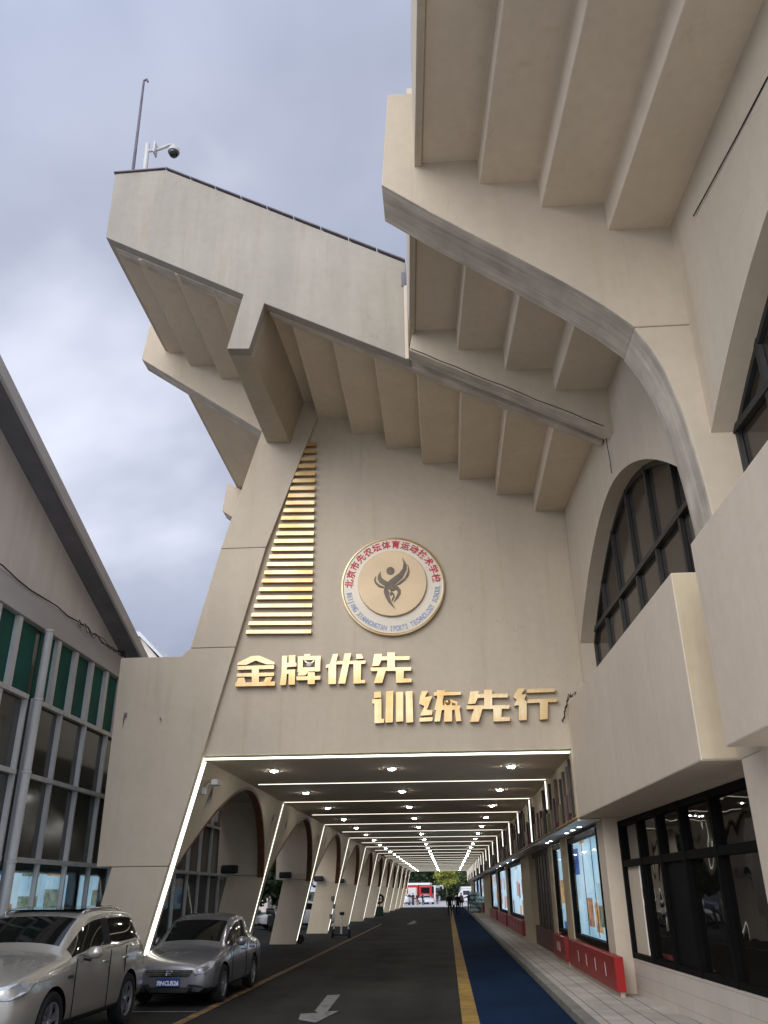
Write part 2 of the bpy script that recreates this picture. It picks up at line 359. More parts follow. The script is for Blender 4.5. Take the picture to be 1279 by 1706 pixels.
# ------------------------------------------------------------------ the ground
def sheet(name, x0, x1, y0, y1, z, mat):
    o = MB().add([(x0, y0, z), (x1, y0, z), (x1, y1, z), (x0, y1, z)], [(0, 1, 2, 3)]).build(name, mat); o['kind'] = 'structure'; return o
sheet('ground', -900, 900, -300, 1500, -.008, ASPH)
sheet('plaza', -90, 90, 124.5, 330, 0.0, PLAZA)
sheet('plaza', -60, 60, -90, 8.5, .001, PLAZA)  # pale paving behind the camera, out of view, added to bounce light upward
sheet('cycle_lane', .33, 1.88, 8.5, 122, -.002, BLUE)
def strip(name, pts, w, z, mat):
    mb = MB()
    a = [Vector((*p, z)) for p in pts]
    for i in range(len(a)-1):
        d = (a[i+1]-a[i]).normalized(); s = Vector((-d.y, d.x, 0))*w/2
        mb.add([a[i]-s, a[i+1]-s, a[i+1]+s, a[i]+s], [(0, 1, 2, 3)])
    o = mb.build(name, mat, recalc=False); o['kind'] = 'structure'; return o
strip('road_line', [(.28, 8.6), (.24, 40), (.18, 121)], .27, .003, YLINE)
strip('road_line', [(-4.30, 8.6), (-4.34, 18), (-4.42, 60)], .16, .003, YWORN)
strip('road_line', [(-4.44, 16.4), (-7.0, 16.4)], .08, .003, WLINE)
arrow = [onZ(*p, .003) for p in ((497, 1699), (500, 1689), (531, 1687), (524, 1684), (545, 1658), (567, 1657), (545, 1685), (564, 1684), (525, 1704))]
o = MB().add(arrow, [tuple(range(9))]).build('road_arrow', WLINE); o['kind'] = 'structure'
arr2 = [onZ(*p, .003) for p in ((677, 1540), (690, 1533), (694, 1537), (686, 1540))]
o = MB().add(arr2, [(0, 1, 2, 3)]).build('road_arrow', WLINE); o['kind'] = 'structure'
mb = MB(); y = 8.6
while y < 120: mb.box(1.90, 2.10, y, y+.98, -.05, .12); y += 1.0
o = mb.build('kerb', KERB, bevel=.012); o['kind'] = 'structure'
o = MB().box(2.102, 6.5, 8.5, 122, -.05, .114).build('pavement', PAVE); o['kind'] = 'structure'

# ------------------------------------------------------------------ gateway: facade, inclined piers, tunnel, end wall of the tall stand
D, ZC, S, NP = 18.03, 4.474, 4.801, 23
gate = thing('stadium_gateway', 'tall cream stadium end with inclined pier over the lit road tunnel', 'stadium building', (0, D, 0))
def xin(z): return -5.15-.238*(ZC-z)
def xo_low(z): return -7.29+.2*z
LEG = [(xo_low(-.05), -.05), (xin(-.05), -.05), (xin(2.365), 2.365), (-6.82, 2.365)]
mb = MB()
mb.xz(LEG, D-.14, D+.42)
mb.xz([(-7.14, 2.375), (xin(2.375), 2.375), (xin(6.885), 6.885), (-5.61, 6.885), (-5.79, 6.71), (-7.18, 6.71)], D-.14, D+.42)
mb.xz([(-5.60, 6.897), (xin(6.897), 6.897), (xin(9.285), 9.285), (-5.09, 9.285)], D-.14, D+.5)
mb.xz([(-5.087, 9.297), (xin(9.297), 9.297), (-2.62, 13.6), (-3.9, 13.9)], D-.14, D+.5)
pier0 = mb.build('front_pier', WALL, gate, bevel=.012)
MB().xz([(xin(4.56)-.3, 4.555), (3.35, 4.555), (3.35, 10.2), (3.06, 10.35), (-2.6, 13.4), (xin(13.2)-.3, 13.2)], D, D+.38).build('facade_wall', WALL, gate)
MB().box(2.66, 3.3, D+.01, D+.36, 3.19, 4.552).build('entrance_jamb', YELL, gate, bevel=.01)
mb = MB()
for k in range(3, NP+1, 2):
    y = D+S*(k-1); mb = MB()
    mb.xz(LEG, y-.06, y+.40)
    mb.build('tunnel_pier', LINER, gate, bevel=.012)
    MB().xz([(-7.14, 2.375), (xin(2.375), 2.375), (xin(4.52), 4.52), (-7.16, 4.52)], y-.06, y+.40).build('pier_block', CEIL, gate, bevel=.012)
MB().box(-7.3, 2.72, D+.39, D+S*(NP-1)+.4, 4.502, 4.9).build('tunnel_ceiling', CEIL, gate)
# arched spandrels from pier to pier, lying in the inclined plane of the pier edges
def arch_z(u): return 2.38+2.06*max(0., 1-abs(u)**1.87)
for k in range(1, NP-1, 2):
    y0 = D+S*(k-1)+.44; y1 = D+S*(k+1)-.07; yc = (y0+y1)/2; h = (y1-y0)/2
    N = 28
    up, lo, mbt, trim = [], [], MB(), MB()
    for i in range(N+1):
        u = -1+2*i/N; y = yc+h*u; za = arch_z(u*1.0)
        lo.append((y, za)); up.append((y, 4.505))
    for off, dst in ((0, mbt),):
        for i in range(N):
            (ya, za), (yb, zb) = lo[i], lo[i+1]
            q = [(ya, za), (yb, zb), (yb, 4.505), (ya, 4.505)]
            dst.loop([(xin(z)-.02, y, z) for y, z in q], [(xin(z)-.2, y, z) for y, z in q], caps=True)
    sp = mbt.build('arch_spandrel', LINER, gate)
    for i in range(N):
        (ya, za), (yb, zb) = lo[i], lo[i+1]
        q = [(ya, za-.075), (yb, zb-.075), (yb, zb-.003), (ya, za-.003)]
        trim.loop([(xin(z)-.012, y, z) for y, z in q], [(xin(z)-.21, y, z) for y, z in q])
    trim.build('arch_trim', TRIMO, sp)
    # painted leaf sprays on the spandrels
    if k < 9:
        for side in (-1, 1):
            rr = random.Random(k*3+side); y_ = yc+side*h*.80; z_ = 4.10
            lf = MB(); lf.v.append(Vector((xin(z_)-.006, y_, z_)))
            for j in range(5):
                t_ = -side*(-.35+.22*j)+rr.uniform(-.1, .1); ln = rr.uniform(.30, .58)
                dy, dz = math.sin(t_)*ln, -math.cos(t_)*ln; py_, pz_ = math.cos(t_)*.026, math.sin(t_)*.026
                q = [(y_+dy*.45+py_, z_+dz*.45+pz_), (y_+dy, z_+dz), (y_+dy*.45-py_, z_+dz*.45-pz_)]
                n0 = len(lf.v); lf.v += [Vector((xin(z)-.006, y, z)) for y, z in q]; lf.f.append([0, n0, n0+1, n0+2]); lf.m.append(0)
            lf.build('leaf_pattern', DARK, sp)
MB().loop([(-5.7, D+.6, 4.91), (-5.2, D+.6, 4.91), (-3.0, D+.6, 13.0), (-3.6, D+.6, 13.0)], [(-5.7, 123, 4.91), (-5.2, 123, 4.91), (-3.0, 123, 13.0), (-3.6, 123, 13.0)]).build('side_wall', WALL, gate)
# upper tunnel wall on the right, its ledge and slat cladding
TW = 2.66
MB().box(TW+.05, 3.3, D+.37, D+S*(NP-1)+.4, 3.22, 4.50).build('upper_tunnel_wall', LINER, gate)
MB().box(TW-.04, 3.28, D+.02, D+S*(NP-1)+.4, 3.175, 3.215).build('ledge', OCHRE, gate, bevel=.006)
MB().box(TW-.0, 3.27, D+.03, D+S*(NP-1)+.4, 3.13, 3.172).build('canopy_soffit', WHITE, gate)
for b in range(NP-1):
    y0 = D+S*b+.25; rr = random.Random(b*5+1); y = y0; whole = MB()
    while y < y0+S-.45:
        kind = rr.random(); w = rr.choice((.07, .09, .12))
        if kind < .55: z0, z1, mt = 3.23, rr.choice((4.42, 4.36, 4.2)), SLAT2
        elif kind < .72: w, z0, z1, mt = .34, 3.23, rr.choice((3.75, 3.9)), MAROON
        elif kind < .84: w, z0, z1, mt = .30, 3.23, 3.68, OLIVE
        else: w, z0, z1, mt = .2, 3.35, 4.3, SLAT
        x = TW-.01-rr.random()*.04
        if b < 6: MB().box(x, TW+.06, y, y+w, z0, z1).build('wall_slat', mt, gate)
        else: whole.box(x, TW+.06, y, y+w, z0, z1)
        y += w+rr.choice((.16, .24, .34))
    if b >= 6: whole.build('slat_cladding', SLAT2, gate)
# the tall stand over the road: stepped underside, rim, ribs and its end wall
def sx_(k): return -2.87+.872*k
def sz_(k): return 12.80-.4633*k
def step_outline(k0, k1, xl, xr, th):
    """underside from left to right, then back along the top"""
    pts = [(xl, sz_(k0))]
    for k in range(k0, k1+1):
        if k > k0: pts.append((sx_(k), sz_(k)))
        nx = xr if k == k1 else sx_(k+1)
        pts.append((nx, sz_(k)))
    return pts+[(xr, sz_(k1)+th), (xl, sz_(k0)+th)]
ST = step_outline(-5, 6, -6.985, 3.35, .9)
MB().xz(ST, 13.96, 18.0+.3).build('stepped_soffit', SOFFIT, gate, bevel=.02)
MB().xz(step_outline(-5, 0, -6.985, -2.4, .9), 18.62, 122).build('stepped_soffit', SOFFIT, gate, bevel=.02)
MB().box(-7.10, -6.99, 13.97, 122, 15.20, 17.34).build('rim_wall', WALL, gate, bevel=.01)
POST[0] = .9786
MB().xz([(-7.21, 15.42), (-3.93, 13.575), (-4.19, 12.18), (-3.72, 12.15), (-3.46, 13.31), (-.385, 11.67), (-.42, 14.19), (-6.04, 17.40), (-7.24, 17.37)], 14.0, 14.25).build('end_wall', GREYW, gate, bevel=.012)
MB().xz([(-7.05, 15.32), (-4.02, 13.62), (-4.02, 13.9), (-7.05, 15.6)], 14.255, 14.6).xz([(-3.4, 13.27), (3.3, 9.73), (3.3, 10.1), (-3.4, 13.65)], 14.255, 14.45).build('end_beam', CONC, gate, bevel=.01)
a = [camscale(q) for q in ((-4.19, 14.255, 12.18), (-3.72, 14.255, 12.15), (-3.40, 14.255, 13.8), (-3.86, 14.255, 14.0))]
POST[0] = None; mb = MB()
b = [(-4.13, D-.145, 12.12), (-3.53, D-.145, 12.08), (-3.1, D-.145, 13.75), (-3.75, D-.145, 13.9)]
mb.loop(a, b).build('cantilever_beam', WALL2, gate, bevel=.012)
RIB2 = [(-7.72, 14.97), (-4.3, 12.55), (-3.0, 11.9), (-3.0, 13.4), (-5.0, 15.4), (-7.0, 16.3), (-7.62, 16.05)]
def rib_faces(mb, poly, y0, y1, nb):
    """sides painted, the first nb edges of the underside bare concrete"""
    n = len(poly)
    a = [(x, y0, z) for x, z in poly]; b = [(x, y1, z) for x, z in poly]
    mb.add(a+b, [tuple(range(n-1, -1, -1)), tuple(range(n, 2*n))], 0)
    k = len(mb.v)-2*n
    for i in range(n):
        mb.f.append([k+i, k+(i+1) % n, k+n+(i+1) % n, k+n+i]); mb.m.append(1 if i < nb else 0)
mb = MB(); rib_faces(mb, RIB2, 18.05, 18.6, 2); mb.build('concrete_rib', [WALL, CONC], gate, bevel=.012)
mb = MB(); rib_faces(mb, [(-7.5, 14.2), (-4.3, 12.0), (-4.0, 13.4), (-7.4, 15.3)], 26.2, 26.9, 1); mb.build('concrete_rib', [WALL, CONC], gate)
POST[0] = .9786
cap = MB()
cap.xz([(-7.27, 17.385), (-6.04, 17.415), (-6.04, 17.445), (-7.27, 17.415)], 13.96, 14.3)
for i in range(9):
    u0, u1 = i/9, (i+1)/9-.004
    xa, xb = -6.03+5.62*u0, -6.03+5.62*u1; za, zb_ = 17.44-3.20*u0, 17.44-3.20*u1
    cap.xz([(xa, za), (xb, zb_), (xb, zb_+.032), (xa, za+.032)], 13.97, 14.08)
    cap.box(xa+.02, xa+.05, 14.02, 14.05, za-.1, za)
cap.build('edge_flashing', FLASH, gate)
MB().box(-.52, -.44, 13.975, 13.999, 13.56, 13.92).build('drain_outlet', STEELP, gate)
mb = MB().box(-.475, -.40, 13.955, 13.998, 11.68, 13.55); mb.build('joint_cover', BALC, gate, bevel=.01)
POST[0] = None

# ------------------------------------------------------------------ curved stand on the right
stand = thing('stadium_stand', 'near cream stadium stand with stepped underside, arched windows and big curved rib', 'stadium building', (3.3, 9.2, 0))
def near_outline(x0, xs, xw, zs, th=.9):
    pts = [(x0, zs[0])]
    for x, za, zb in zip(xs, zs, zs[1:]): pts += [(x, za), (x, zb)]
    return pts+[(xw, zs[-1]), (xw, zs[-1]+th), (x0, zs[0]+th)]
ZS = [11.87, 11.37, 10.85, 10.35]
def bay(ya, yb, fa, fb):
    """fa/fb: rim x, riser xs, wall x at the two ends"""
    a = near_outline(fa[0], fa[1], fa[2], ZS); b = near_outline(fb[0], fb[1], fb[2], ZS)
    MB().loop([(x, ya, z) for x, z in a], [(x, yb, z) for x, z in b]).build('stepped_soffit', SOFFIT, stand, bevel=.02)
    r = .11
    MB().loop([(fa[0]-r, ya, 11.80), (fa[0]-.003, ya, 11.80), (fa[0]-.003, ya, 14.4), (fa[0]-r, ya, 14.4)],
              [(fb[0]-r, yb, 11.80), (fb[0]-.003, yb, 11.80), (fb[0]-.003, yb, 14.4), (fb[0]-r, yb, 14.4)]).build('rim_wall', WALL, stand, bevel=.008)
bay(13.62, 9.90, (-.27, (.54, 1.42, 2.31), 3.7), (-.10, (.72, 1.60, 2.49), 3.9))
bay(9.22, 3.6, (.0, (.84, 1.70, 2.60), 3.9), (.28, (1.22, 2.08, 2.98), 4.3))
# big curved rib between the two bays
CUR = [(-.61, 11.48), (.13, 10.86), (1.04, 10.15), (1.9, 9.47), (2.40, 9.03), (2.75, 8.66)]
CUR2 = [(2.75, 8.65), (2.92, 8.30), (3.05, 7.92), (3.15, 7.45), (3.21, 7.02), (3.26, 6.5), (3.29, 6.0), (3.31, 5.4), (3.32, 3.17)]
mb = MB(); rib_faces(mb, CUR+[(4.2, 8.66), (4.2, 13.2), (1.5, 13.4), (-.5, 13.4)], 9.2, 9.95, 5); mb.build('curved_rib', [WALL2, CONC], stand, bevel=.014)
mb = MB(); rib_faces(mb, CUR2+[(4.4, 3.17), (4.4, 8.65)], 9.2, 9.95, 0); mb.build('rib_pier', WALL2, stand, bevel=.014)
mb = MB(); rib_faces(mb, [(2.76, 8.645), (2.925, 8.30), (3.055, 7.92), (3.155, 7.45), (3.215, 7.02), (3.262, 6.5), (3.292, 6.0), (3.31, 5.4), (3.306, 5.4), (3.286, 6.0), (3.256, 6.5), (3.206, 7.02), (3.146, 7.45), (3.046, 7.92), (2.916, 8.30), (2.745, 8.645)], 9.215, 9.935, 0)
mb.build('rib_underside', CONC, stand)
POST[0] = .9786
mb = MB(); rib_faces(mb, [(-.38, 11.63), (3.46, 9.51), (3.46, 11.0), (2.0, 12.2), (-.25, 12.4)], 13.60, 13.96, 1); mb.build('end_rib', [WALL2, CONC], stand, bevel=.012)
POST[0] = None
# arched walls
def arched_wall(p0, p1, yc, h, zs, rise, p, ztop, zbot, th, bars, transom, glass_m, jamb=.35):
    """p0 (near end) and p1 (far end): (x, y) of the outer face"""
    (xa, ya), (xb, yb) = p0, p1
    def X(y): return xa+(xb-xa)*(y-ya)/(yb-ya)
    N = 40; lo = []
    for i in range(N+1):
        u = -1+2*i/N; y = yc+h*u
        if y < ya or y > yb: continue
        lo.append((y, zs+rise*(1-abs(u)**p)))
    mb = MB()
    cols = ([(ya, lo[0][1])] if lo[0][0] > ya+.01 else [])+lo+([(yb, lo[-1][1])] if lo[-1][0] < yb-.01 else [])
    mb_pts_lo = [(X(y), y, z) for y, z in cols]; n = len(cols)
    vs = [(X(y), y, z) for y, z in cols]+[(X(y), y, ztop) for y, z in cols]
    vs += [(x+th, y, z) for x, y, z in vs]
    fs = []
    for i in range(n-1):
        fs.append((i, i+1, n+i+1, n+i)); fs.append((2*n+i, 3*n+i, 3*n+i+1, 2*n+i+1)); fs.append((i, 2*n+i, 2*n+i+1, i+1))
    mb.add(vs, fs)
    # solid bits beside the opening, below the springing
    for s_, e_ in ((ya, yc-h), (yc+h, yb)):
        if e_-s_ > .05:
            mb.loop([(X(s_), s_, zbot), (X(e_), e_, zbot), (X(e_), e_, zs), (X(s_), s_, zs)], [(X(s_)+th, s_, zbot), (X(e_)+th, e_, zbot), (X(e_)+th, e_, zs), (X(s_)+th, s_, zs)])
    w = mb.build('arched_wall', WALL, stand)
    g = MB().add([(X(ya)+jamb, ya, zbot), (X(yb)+jamb, yb, zbot), (X(yb)+jamb, yb, zs+rise+.1), (X(ya)+jamb, ya, zs+rise+.1)], [(0, 1, 2, 3)])
    win = g.build('arched_window', glass_m, stand)
    f = MB(); q = .045
    for y in bars: f.box(X(y)+jamb-.07, X(y)+jamb-.004, y-q, y+q, zbot, zs+rise+.05)
    f.loop([(X(ya)+jamb-.085, ya, transom-q), (X(ya)+jamb-.006, ya, transom-q), (X(ya)+jamb-.006, ya, transom+q), (X(ya)+jamb-.085, ya, transom+q)],
           [(X(yb)+jamb-.085, yb, transom-q), (X(yb)+jamb-.006, yb, transom-q), (X(yb)+jamb-.006, yb, transom+q), (X(yb)+jamb-.085, yb, transom+q)])
    for i in range(len(lo)-1):          # frame following the curve
        (y0, z0), (y1, z1) = lo[i], lo[i+1]
        f.loop([(X(y0)+jamb-.06, y0, z0-.09), (X(y1)+jamb-.06, y1, z1-.09), (X(y1)+jamb-.06, y1, z1+.02), (X(y0)+jamb-.06, y0, z0+.02)],
               [(X(y0)+jamb-.005, y0, z0-.09), (X(y1)+jamb-.005, y1, z1-.09), (X(y1)+jamb-.005, y1, z1+.02), (X(y0)+jamb-.005, y0, z0+.02)])
    for y in (yc-h, yc+h):
        if ya-.01 <= y <= yb+.01: f.box(X(y)+jamb-.06, X(y)+jamb-.005, y-.06, y+.06, zbot, zs+.05)
    f.build('frame', ABRZ, win)
    return w
arched_wall((3.46, 9.95), (3.06, 18.0), 13.92, 3.95, 6.75, 1.88, 1.85, 11.0, 4.6, .36, (10.45, 11.66, 12.9, 14.15, 15.4, 16.6), 6.98, GL_ARCH)
arched_wall((3.80, 3.6), (3.46, 9.2), 5.2, 4.0, 7.0, 1.62, 1.9, 11.2, 4.4, .36, (3.9, 5.0, 6.1, 7.1, 8.25), 7.02, GL_ARCH)
# balconies: two solid parapet boxes, the gap between them shows the rib pier
def parapet(pa, pb, z0, z1, depth=1.2):
    (xa, ya), (xb, yb) = pa, pb
    MB().loop([(xa, ya, z0), (xa, ya, z1), (xa+depth, ya, z1), (xa+depth, ya, z0)], [(xb, yb, z0), (xb, yb, z1), (xb+depth, yb, z1), (xb+depth, yb, z0)]).build('balcony_parapet', BALC, stand, bevel=.018)
parapet((2.92, 9.97), (2.67, D-.01), 3.18, 5.46, .8)
MB().box(2.935, 3.70, 9.955, 9.968, 3.20, 5.44).build('parapet_end', YELL, stand)
parapet((3.02, 3.2), (2.925, 9.06), 3.19, 5.47, 1.2)
MB().box(3.33, 4.6, 9.02, 9.94, -.02, 3.4).build('ground_pier', BALC, stand, bevel=.10, seg=4)
# wall under the balcony with the black shop window
SA, SB = Vector((3.42, 17.79)), Vector((3.67, 11.13))
def SX(y): return SA.x+(SB.x-SA.x)*(y-SA.y)/(SB.y-SA.y)
def sbox(mb, y0, y1, z0, z1, d0, d1, m=0):
    return mb.loop([(SX(y0)+d0, y0, z0), (SX(y1)+d0, y1, z0), (SX(y1)+d0, y1, z1), (SX(y0)+d0, y0, z1)], [(SX(y0)+d1, y0, z0), (SX(y1)+d1, y1, z0), (SX(y1)+d1, y1, z1), (SX(y0)+d1, y0, z1)], m)
mb = MB(); sbox(mb, 10.0, 17.85, -.02, .70, -.02, .4); mb.build('base_wall', TILE, stand)
mb = MB(); sbox(mb, 10.0, 17.85, 3.10, 3.178, -.01, .5); mb.build('window_head', BALC, stand)
MB().box(3.10, 3.62, 17.86, 18.62, -.02, 3.177).build('corner_pillar', BALC, stand, bevel=.01)
win = thing('shop_window', 'wide black framed window with dark reflecting panes under the balcony', 'window', (SX(14), 14, .7))
fr = MB(); zt, zb, ztr = 3.095, .705, 2.32
ys = [17.78, 16.35, 15.05, 13.75, 12.3, 10.15]
for y in ys: sbox(fr, y-.05, y+.05, zb, zt, -.03, .10)
for y0, y1 in zip(ys[1:], ys):
    for z0, z1 in ((zb, zb+.09), (zt-.10, zt), (ztr-.06, ztr+.06)): sbox(fr, y0+.051, y1-.051, z0, z1, -.022, .095)
fr.build('frame', FRAME, win)
def pane(y0, y1, z0, z1, mat, nm='pane', d=.05):
    return sbox(MB(), y0+.052, y1-.052, z0, z1, d, d+.02).build(nm, mat, win)
for i, (y0, y1) in enumerate(zip(ys[1:], ys)):
    pane(y0, y1, ztr+.061, zt-.101, GL_SHOP)
    ym = (y0+y1)/2
    if i == 0:
        pane(ym-.22, y1, zb+.091, ztr-.061, BALC, 'white_board'); pane(y0, ym-.3, zb+.091, ztr-.061, BLACKP, 'dark_panel', .03)
    elif i == 1: pane(y0, y1, zb+.091, ztr-.061, GL_SHOP)
    elif i == 2: pane(y0, y1, zb+.091, ztr-.061, BLACKP, 'dark_panel', .03)
    else: pane(y0, y1, zb+.091, ztr-.061, GL_SHOP)
# ------------------------------------------------------------------ display cases along the tunnel's right side
cases = [(18.66, 23.2), (24.55, 26.6), (38.3, 46.9), (48.7, 56.4), (58.4, 66.8), (80.5, 88.5), (90, 98), (100, 110)]
where = ['large backlit display case at the tunnel mouth beside the pillar', 'narrow backlit display case, second from the tunnel mouth', 'backlit display case just past the dark recessed doorway',
         'backlit display case, fourth along the tunnel wall', 'backlit display case, fifth along the tunnel wall', 'small far display case behind the pile of sacks', 'far display case, seventh along the tunnel wall', 'farthest display case, next to the tunnel end']
XC = 3.12
for i, ((y0, y1), lb) in enumerate(zip(cases, where)):
    c = thing('display_case', lb, 'display case', (XC, (y0+y1)/2, .78), group='backlit display cases along the tunnel')
    f = MB(); q = .07
    f.box(XC-.04, XC+.22, y0, y0+q, .80, 3.06).box(XC-.04, XC+.22, y1-q, y1, .80, 3.06).box(XC-.038, XC+.22, y0+q, y1-q, .80, .90).box(XC-.038, XC+.22, y0+q, y1-q, 2.94, 3.06)
    f.build('case_frame', FRAME, c, bevel=.006)
    MB().box(XC+.10, XC+.14, y0+q, y1-q, .90, 2.94).build('lit_panel', display('printed_panel_%d' % i, i+1, .40), c)
    if i < 2: MB().add([(XC+.012, y0+q, .902), (XC+.012, y1-q, .902), (XC+.012, y1-q, 2.938), (XC+.012, y0+q, 2.938)], [(3, 2, 1, 0)]).build('glass_front', CLEAR, c, recalc=False)
    if i == 0:
        MB().box(XC+.085, XC+.097, y0+.15, y0+1.35, 1.15, 2.0).build('photo_print', display('warm_print', 9.4, .25), c)
        for yy in (y0+1.62, y0+3.0): MB().box(XC+.086, XC+.098, yy, yy+.03, .92, 2.92).build('panel_joint', STEELP, c)
    pl = thing('red_plinth', ['bright red plinth with white ticks at the tunnel mouth', 'red plinth under the narrow second display case', 'dark red plinth just past the recessed doorway', 'dark red plinth under the fourth display case', 'dark red plinth under the fifth display case', 'far red plinth beside the pile of sacks', 'far red plinth under the seventh display case', 'farthest red plinth at the tunnel end'][i], 'plinth', (3.0, (y0+y1)/2, .114), group='red plinths under the display cases')
    ya = 17.2 if i == 0 else y0-.25
    MB().box(2.93, 3.30 if i else 3.09, ya, y1+.3, .20, .76).build('plinth_body', REDPL, pl, bevel=.01)
    MB().box(3.0, 3.28 if i else 3.08, ya+.1, y1+.2, .114, .198).build('plinth_foot', BALC, pl)
    if i == 0: MB().box(2.935, 3.088, ya-.012, ya-.001, .205, .755).build('plinth_end', REDPL2, pl)
    if i < 3:
        for j in range(4 if i != 1 else 3):
            yy = ya+1.0+j*(y1-ya-1.2)/4; MB().prism([(2.929, yy, .38), (2.929, yy+.05, .38), (2.929, yy+.10, .6), (2.929, yy+.06, .6)], (-.004, 0, 0)).build('tick_mark', WHITE, pl)
# beige piers and the recessed dark doorway between the cases
for y0, y1 in ((23.3, 24.5), (26.7, 27.6), (34.4, 38.2), (47.0, 48.6), (56.5, 58.3), (66.9, 80.4), (88.6, 89.9), (98.1, 99.9), (110.1, 123.9)):
    MB().box(XC-.06, 3.5, y0, y1, -.02, 3.128).build('wall_pier', YELL, gate, bevel=.01)
MB().box(3.36, 3.6, 18.63, 124, -.02, 3.13).build('back_wall', BALC, gate)
dr = thing('recessed_door', 'dark slatted doorway recessed between the tunnel display cases', 'door', (3.3, 31, .1))
mb = MB()
for j in range(14): mb.box(3.27+.03*(j % 2), 3.355, 27.7+j*.475, 27.7+j*.475+.44, .12, 3.0)
mb.build('door_leaf', SLAT2, dr); MB().box(3.2, 3.35, 27.62, 34.38, 3.0, 3.12).build('door_head', SLAT, dr)
MB().box(3.15, 3.26, 27.62, 34.38, .114, .72).build('door_plinth', MAROON, dr)
# ------------------------------------------------------------------ tunnel lamps
for k in range(1, NP+1):
    y = D+S*(k-1); nm = ORD[k-1]
    lab = 'white light strip across the ceiling and down the pier, %s from the tunnel mouth' % nm if k % 2 else 'white light strip across the tunnel ceiling only, %s from the mouth' % nm
    if k == 1: lab = 'bright doubled white light strip edging the tunnel mouth and front pier'
    s = thing('light_strip', lab, 'strip light', (0, y, ZC), group='light strips framing the tunnel')
    w = .014 if k > 1 else .026
    y0 = y-.06 if k > 1 else D-.02
    xl = xin(ZC)+.02 if k % 2 else -4.95
    MB().box(xl, 2.63, y0, y0+w, 4.484 if k > 1 else 4.462, 4.499 if k > 1 else 4.50).build('ceiling_tube', LEDF if k > 1 else LED, s)
    if k % 2:
        zl = .12
        for off, yy, ww in (((0, y0, w*1.2),) if k > 1 else ((0, D+.02, .03), (.055, D+.17, .016))):
            p = [(xin(zl)+.0, zl), (xin(zl)+ww, zl), (xin(4.45)+ww, 4.45), (xin(4.45), 4.45)]
            MB().loop([(x+off*.3, yy, z) for x, z in p], [(x+off*.3, yy+ww, z) for x, z in p]).build('leg_tube', LED if k == 1 else LEDL, s)
    if k > 1: MB().box(2.595, 2.63, y0, y0+w, 3.76 if k % 2 == 0 else 3.22, 4.454).build('wall_tube', LEDF, s)
base = None
for r, (rx, rn) in enumerate(((-4.02, 'left'), (-1.23, 'middle'), (1.56, 'right'))):
    for k in range(NP-1):
        lab = 'round recessed ceiling downlight in the %s row, %s from the mouth' % (rn, ORD[k])
        loc = (rx, D+S*(k+.446), 4.5)
        if base is None:
            base = thing('ceiling_downlight', lab, 'downlight', loc, group='recessed downlights in the tunnel ceiling')
            MB().lathe([(.0, -.042), (.05, -.038), (.072, -.030), (.078, -.012), (.0, -.012)], 20).build('lamp_lens', LAMP, base, local=True)
            MB().lathe([(.08, -.014), (.12, -.010), (.12, .0), (.08, .0), (.08, -.014)], 20).build('lamp_ring', WHITE, base, local=True)
        else:
            c = copy_tree(base); c.location = loc; c['label'] = lab
for i, y in enumerate((19.6, 20.6, 21.7, 25.2, 26.1, 40, 44, 50, 54)):
    sp = thing('canopy_spotlight', 'small round spotlight in the canopy over the display cases, %s from the mouth' % ORD[i], 'spotlight', (2.9, y, 3.13), group='canopy spotlights')
    MB().lathe([(0, -.012), (.05, -.012), (.05, 0), (0, 0)], 14).build('lamp_lens', LAMP, sp, local=True)
    MB().lathe([(.052, -.016), (.07, -.012), (.07, 0), (.052, 0), (.052, -.016)], 14).build('lamp_ring', WHITE, sp, local=True)

# ------------------------------------------------------------------ signs on the facade
def wall_pt(px, py, y=D): p = onY(px, py, y); return (p.x, p.z)
def letter(ch, strokes, conv, label, extra=None):
    ps = [[wall_pt(*conv(*q)) for q in st] for st in strokes]
    xs = [x for p in ps for x, z in p]; zs_ = [z for p in ps for x, z in p]
    t = thing('wall_letter', label, 'letter sign', ((min(xs)+max(xs))/2, D, min(zs_)), group='gold letters on the facade')
    mb = MB()
    for i, p in enumerate(ps):
        y0 = D-.12-.0025*i
        n = len(p); a = [(x, y0, z) for x, z in p]; b = [(x, D-.035+.0012*i, z) for x, z in p]
        mb.add(a+b, [tuple(range(n))], 0)
        k = len(mb.v)-2*n
        for j in range(n): mb.f.append([k+j, k+(j+1) % n, k+n+(j+1) % n, k+n+j]); mb.m.append(1)
        mb.f.append([k+n+j for j in range(n-1, -1, -1)]); mb.m.append(1)
    mb.build('letter_body', [GOLD, GOLDS], t)
    st = MB()
    for p in ps[:3]:
        cx_ = sum(x for x, z in p)/len(p); cz_ = sum(z for x, z in p)/len(p); st.cyl((cx_, D-.034, cz_), (cx_, D+.002, cz_), .015, n=6)
    st.build('standoff', STEELP, t)
    if extra: extra(t, conv)
    return t
c6 = lambda x, y: (380+x/3.997, 1080+y/3.997)
c7 = lambda x, y: (600+x/3.762, 1130+y/3.762)
def medal(t, conv):
    x, z = wall_pt(*conv(545, 118)); MB().lathe([(0, -.16), (.04, -.155), (.062, -.14), (.062, -.10), (0, -.10)], 18, 'Y', (x, D, z)).build('medal', WHITE, t, smooth=True)
    rb = MB()
    for q in ((515, 92), (578, 92)):
        a = wall_pt(*conv(*q)); d = Vector((x-a[0], 0, z-a[1])); s = Vector((-d.z, 0, d.x)).normalized()*.014
        A = Vector((a[0], D-.132, a[1])); B = Vector((x, D-.132, z)); rb.prism([A-s, B-s, B+s, A+s], (0, .01, 0))
    rb.build('ribbon', GOLD, t)
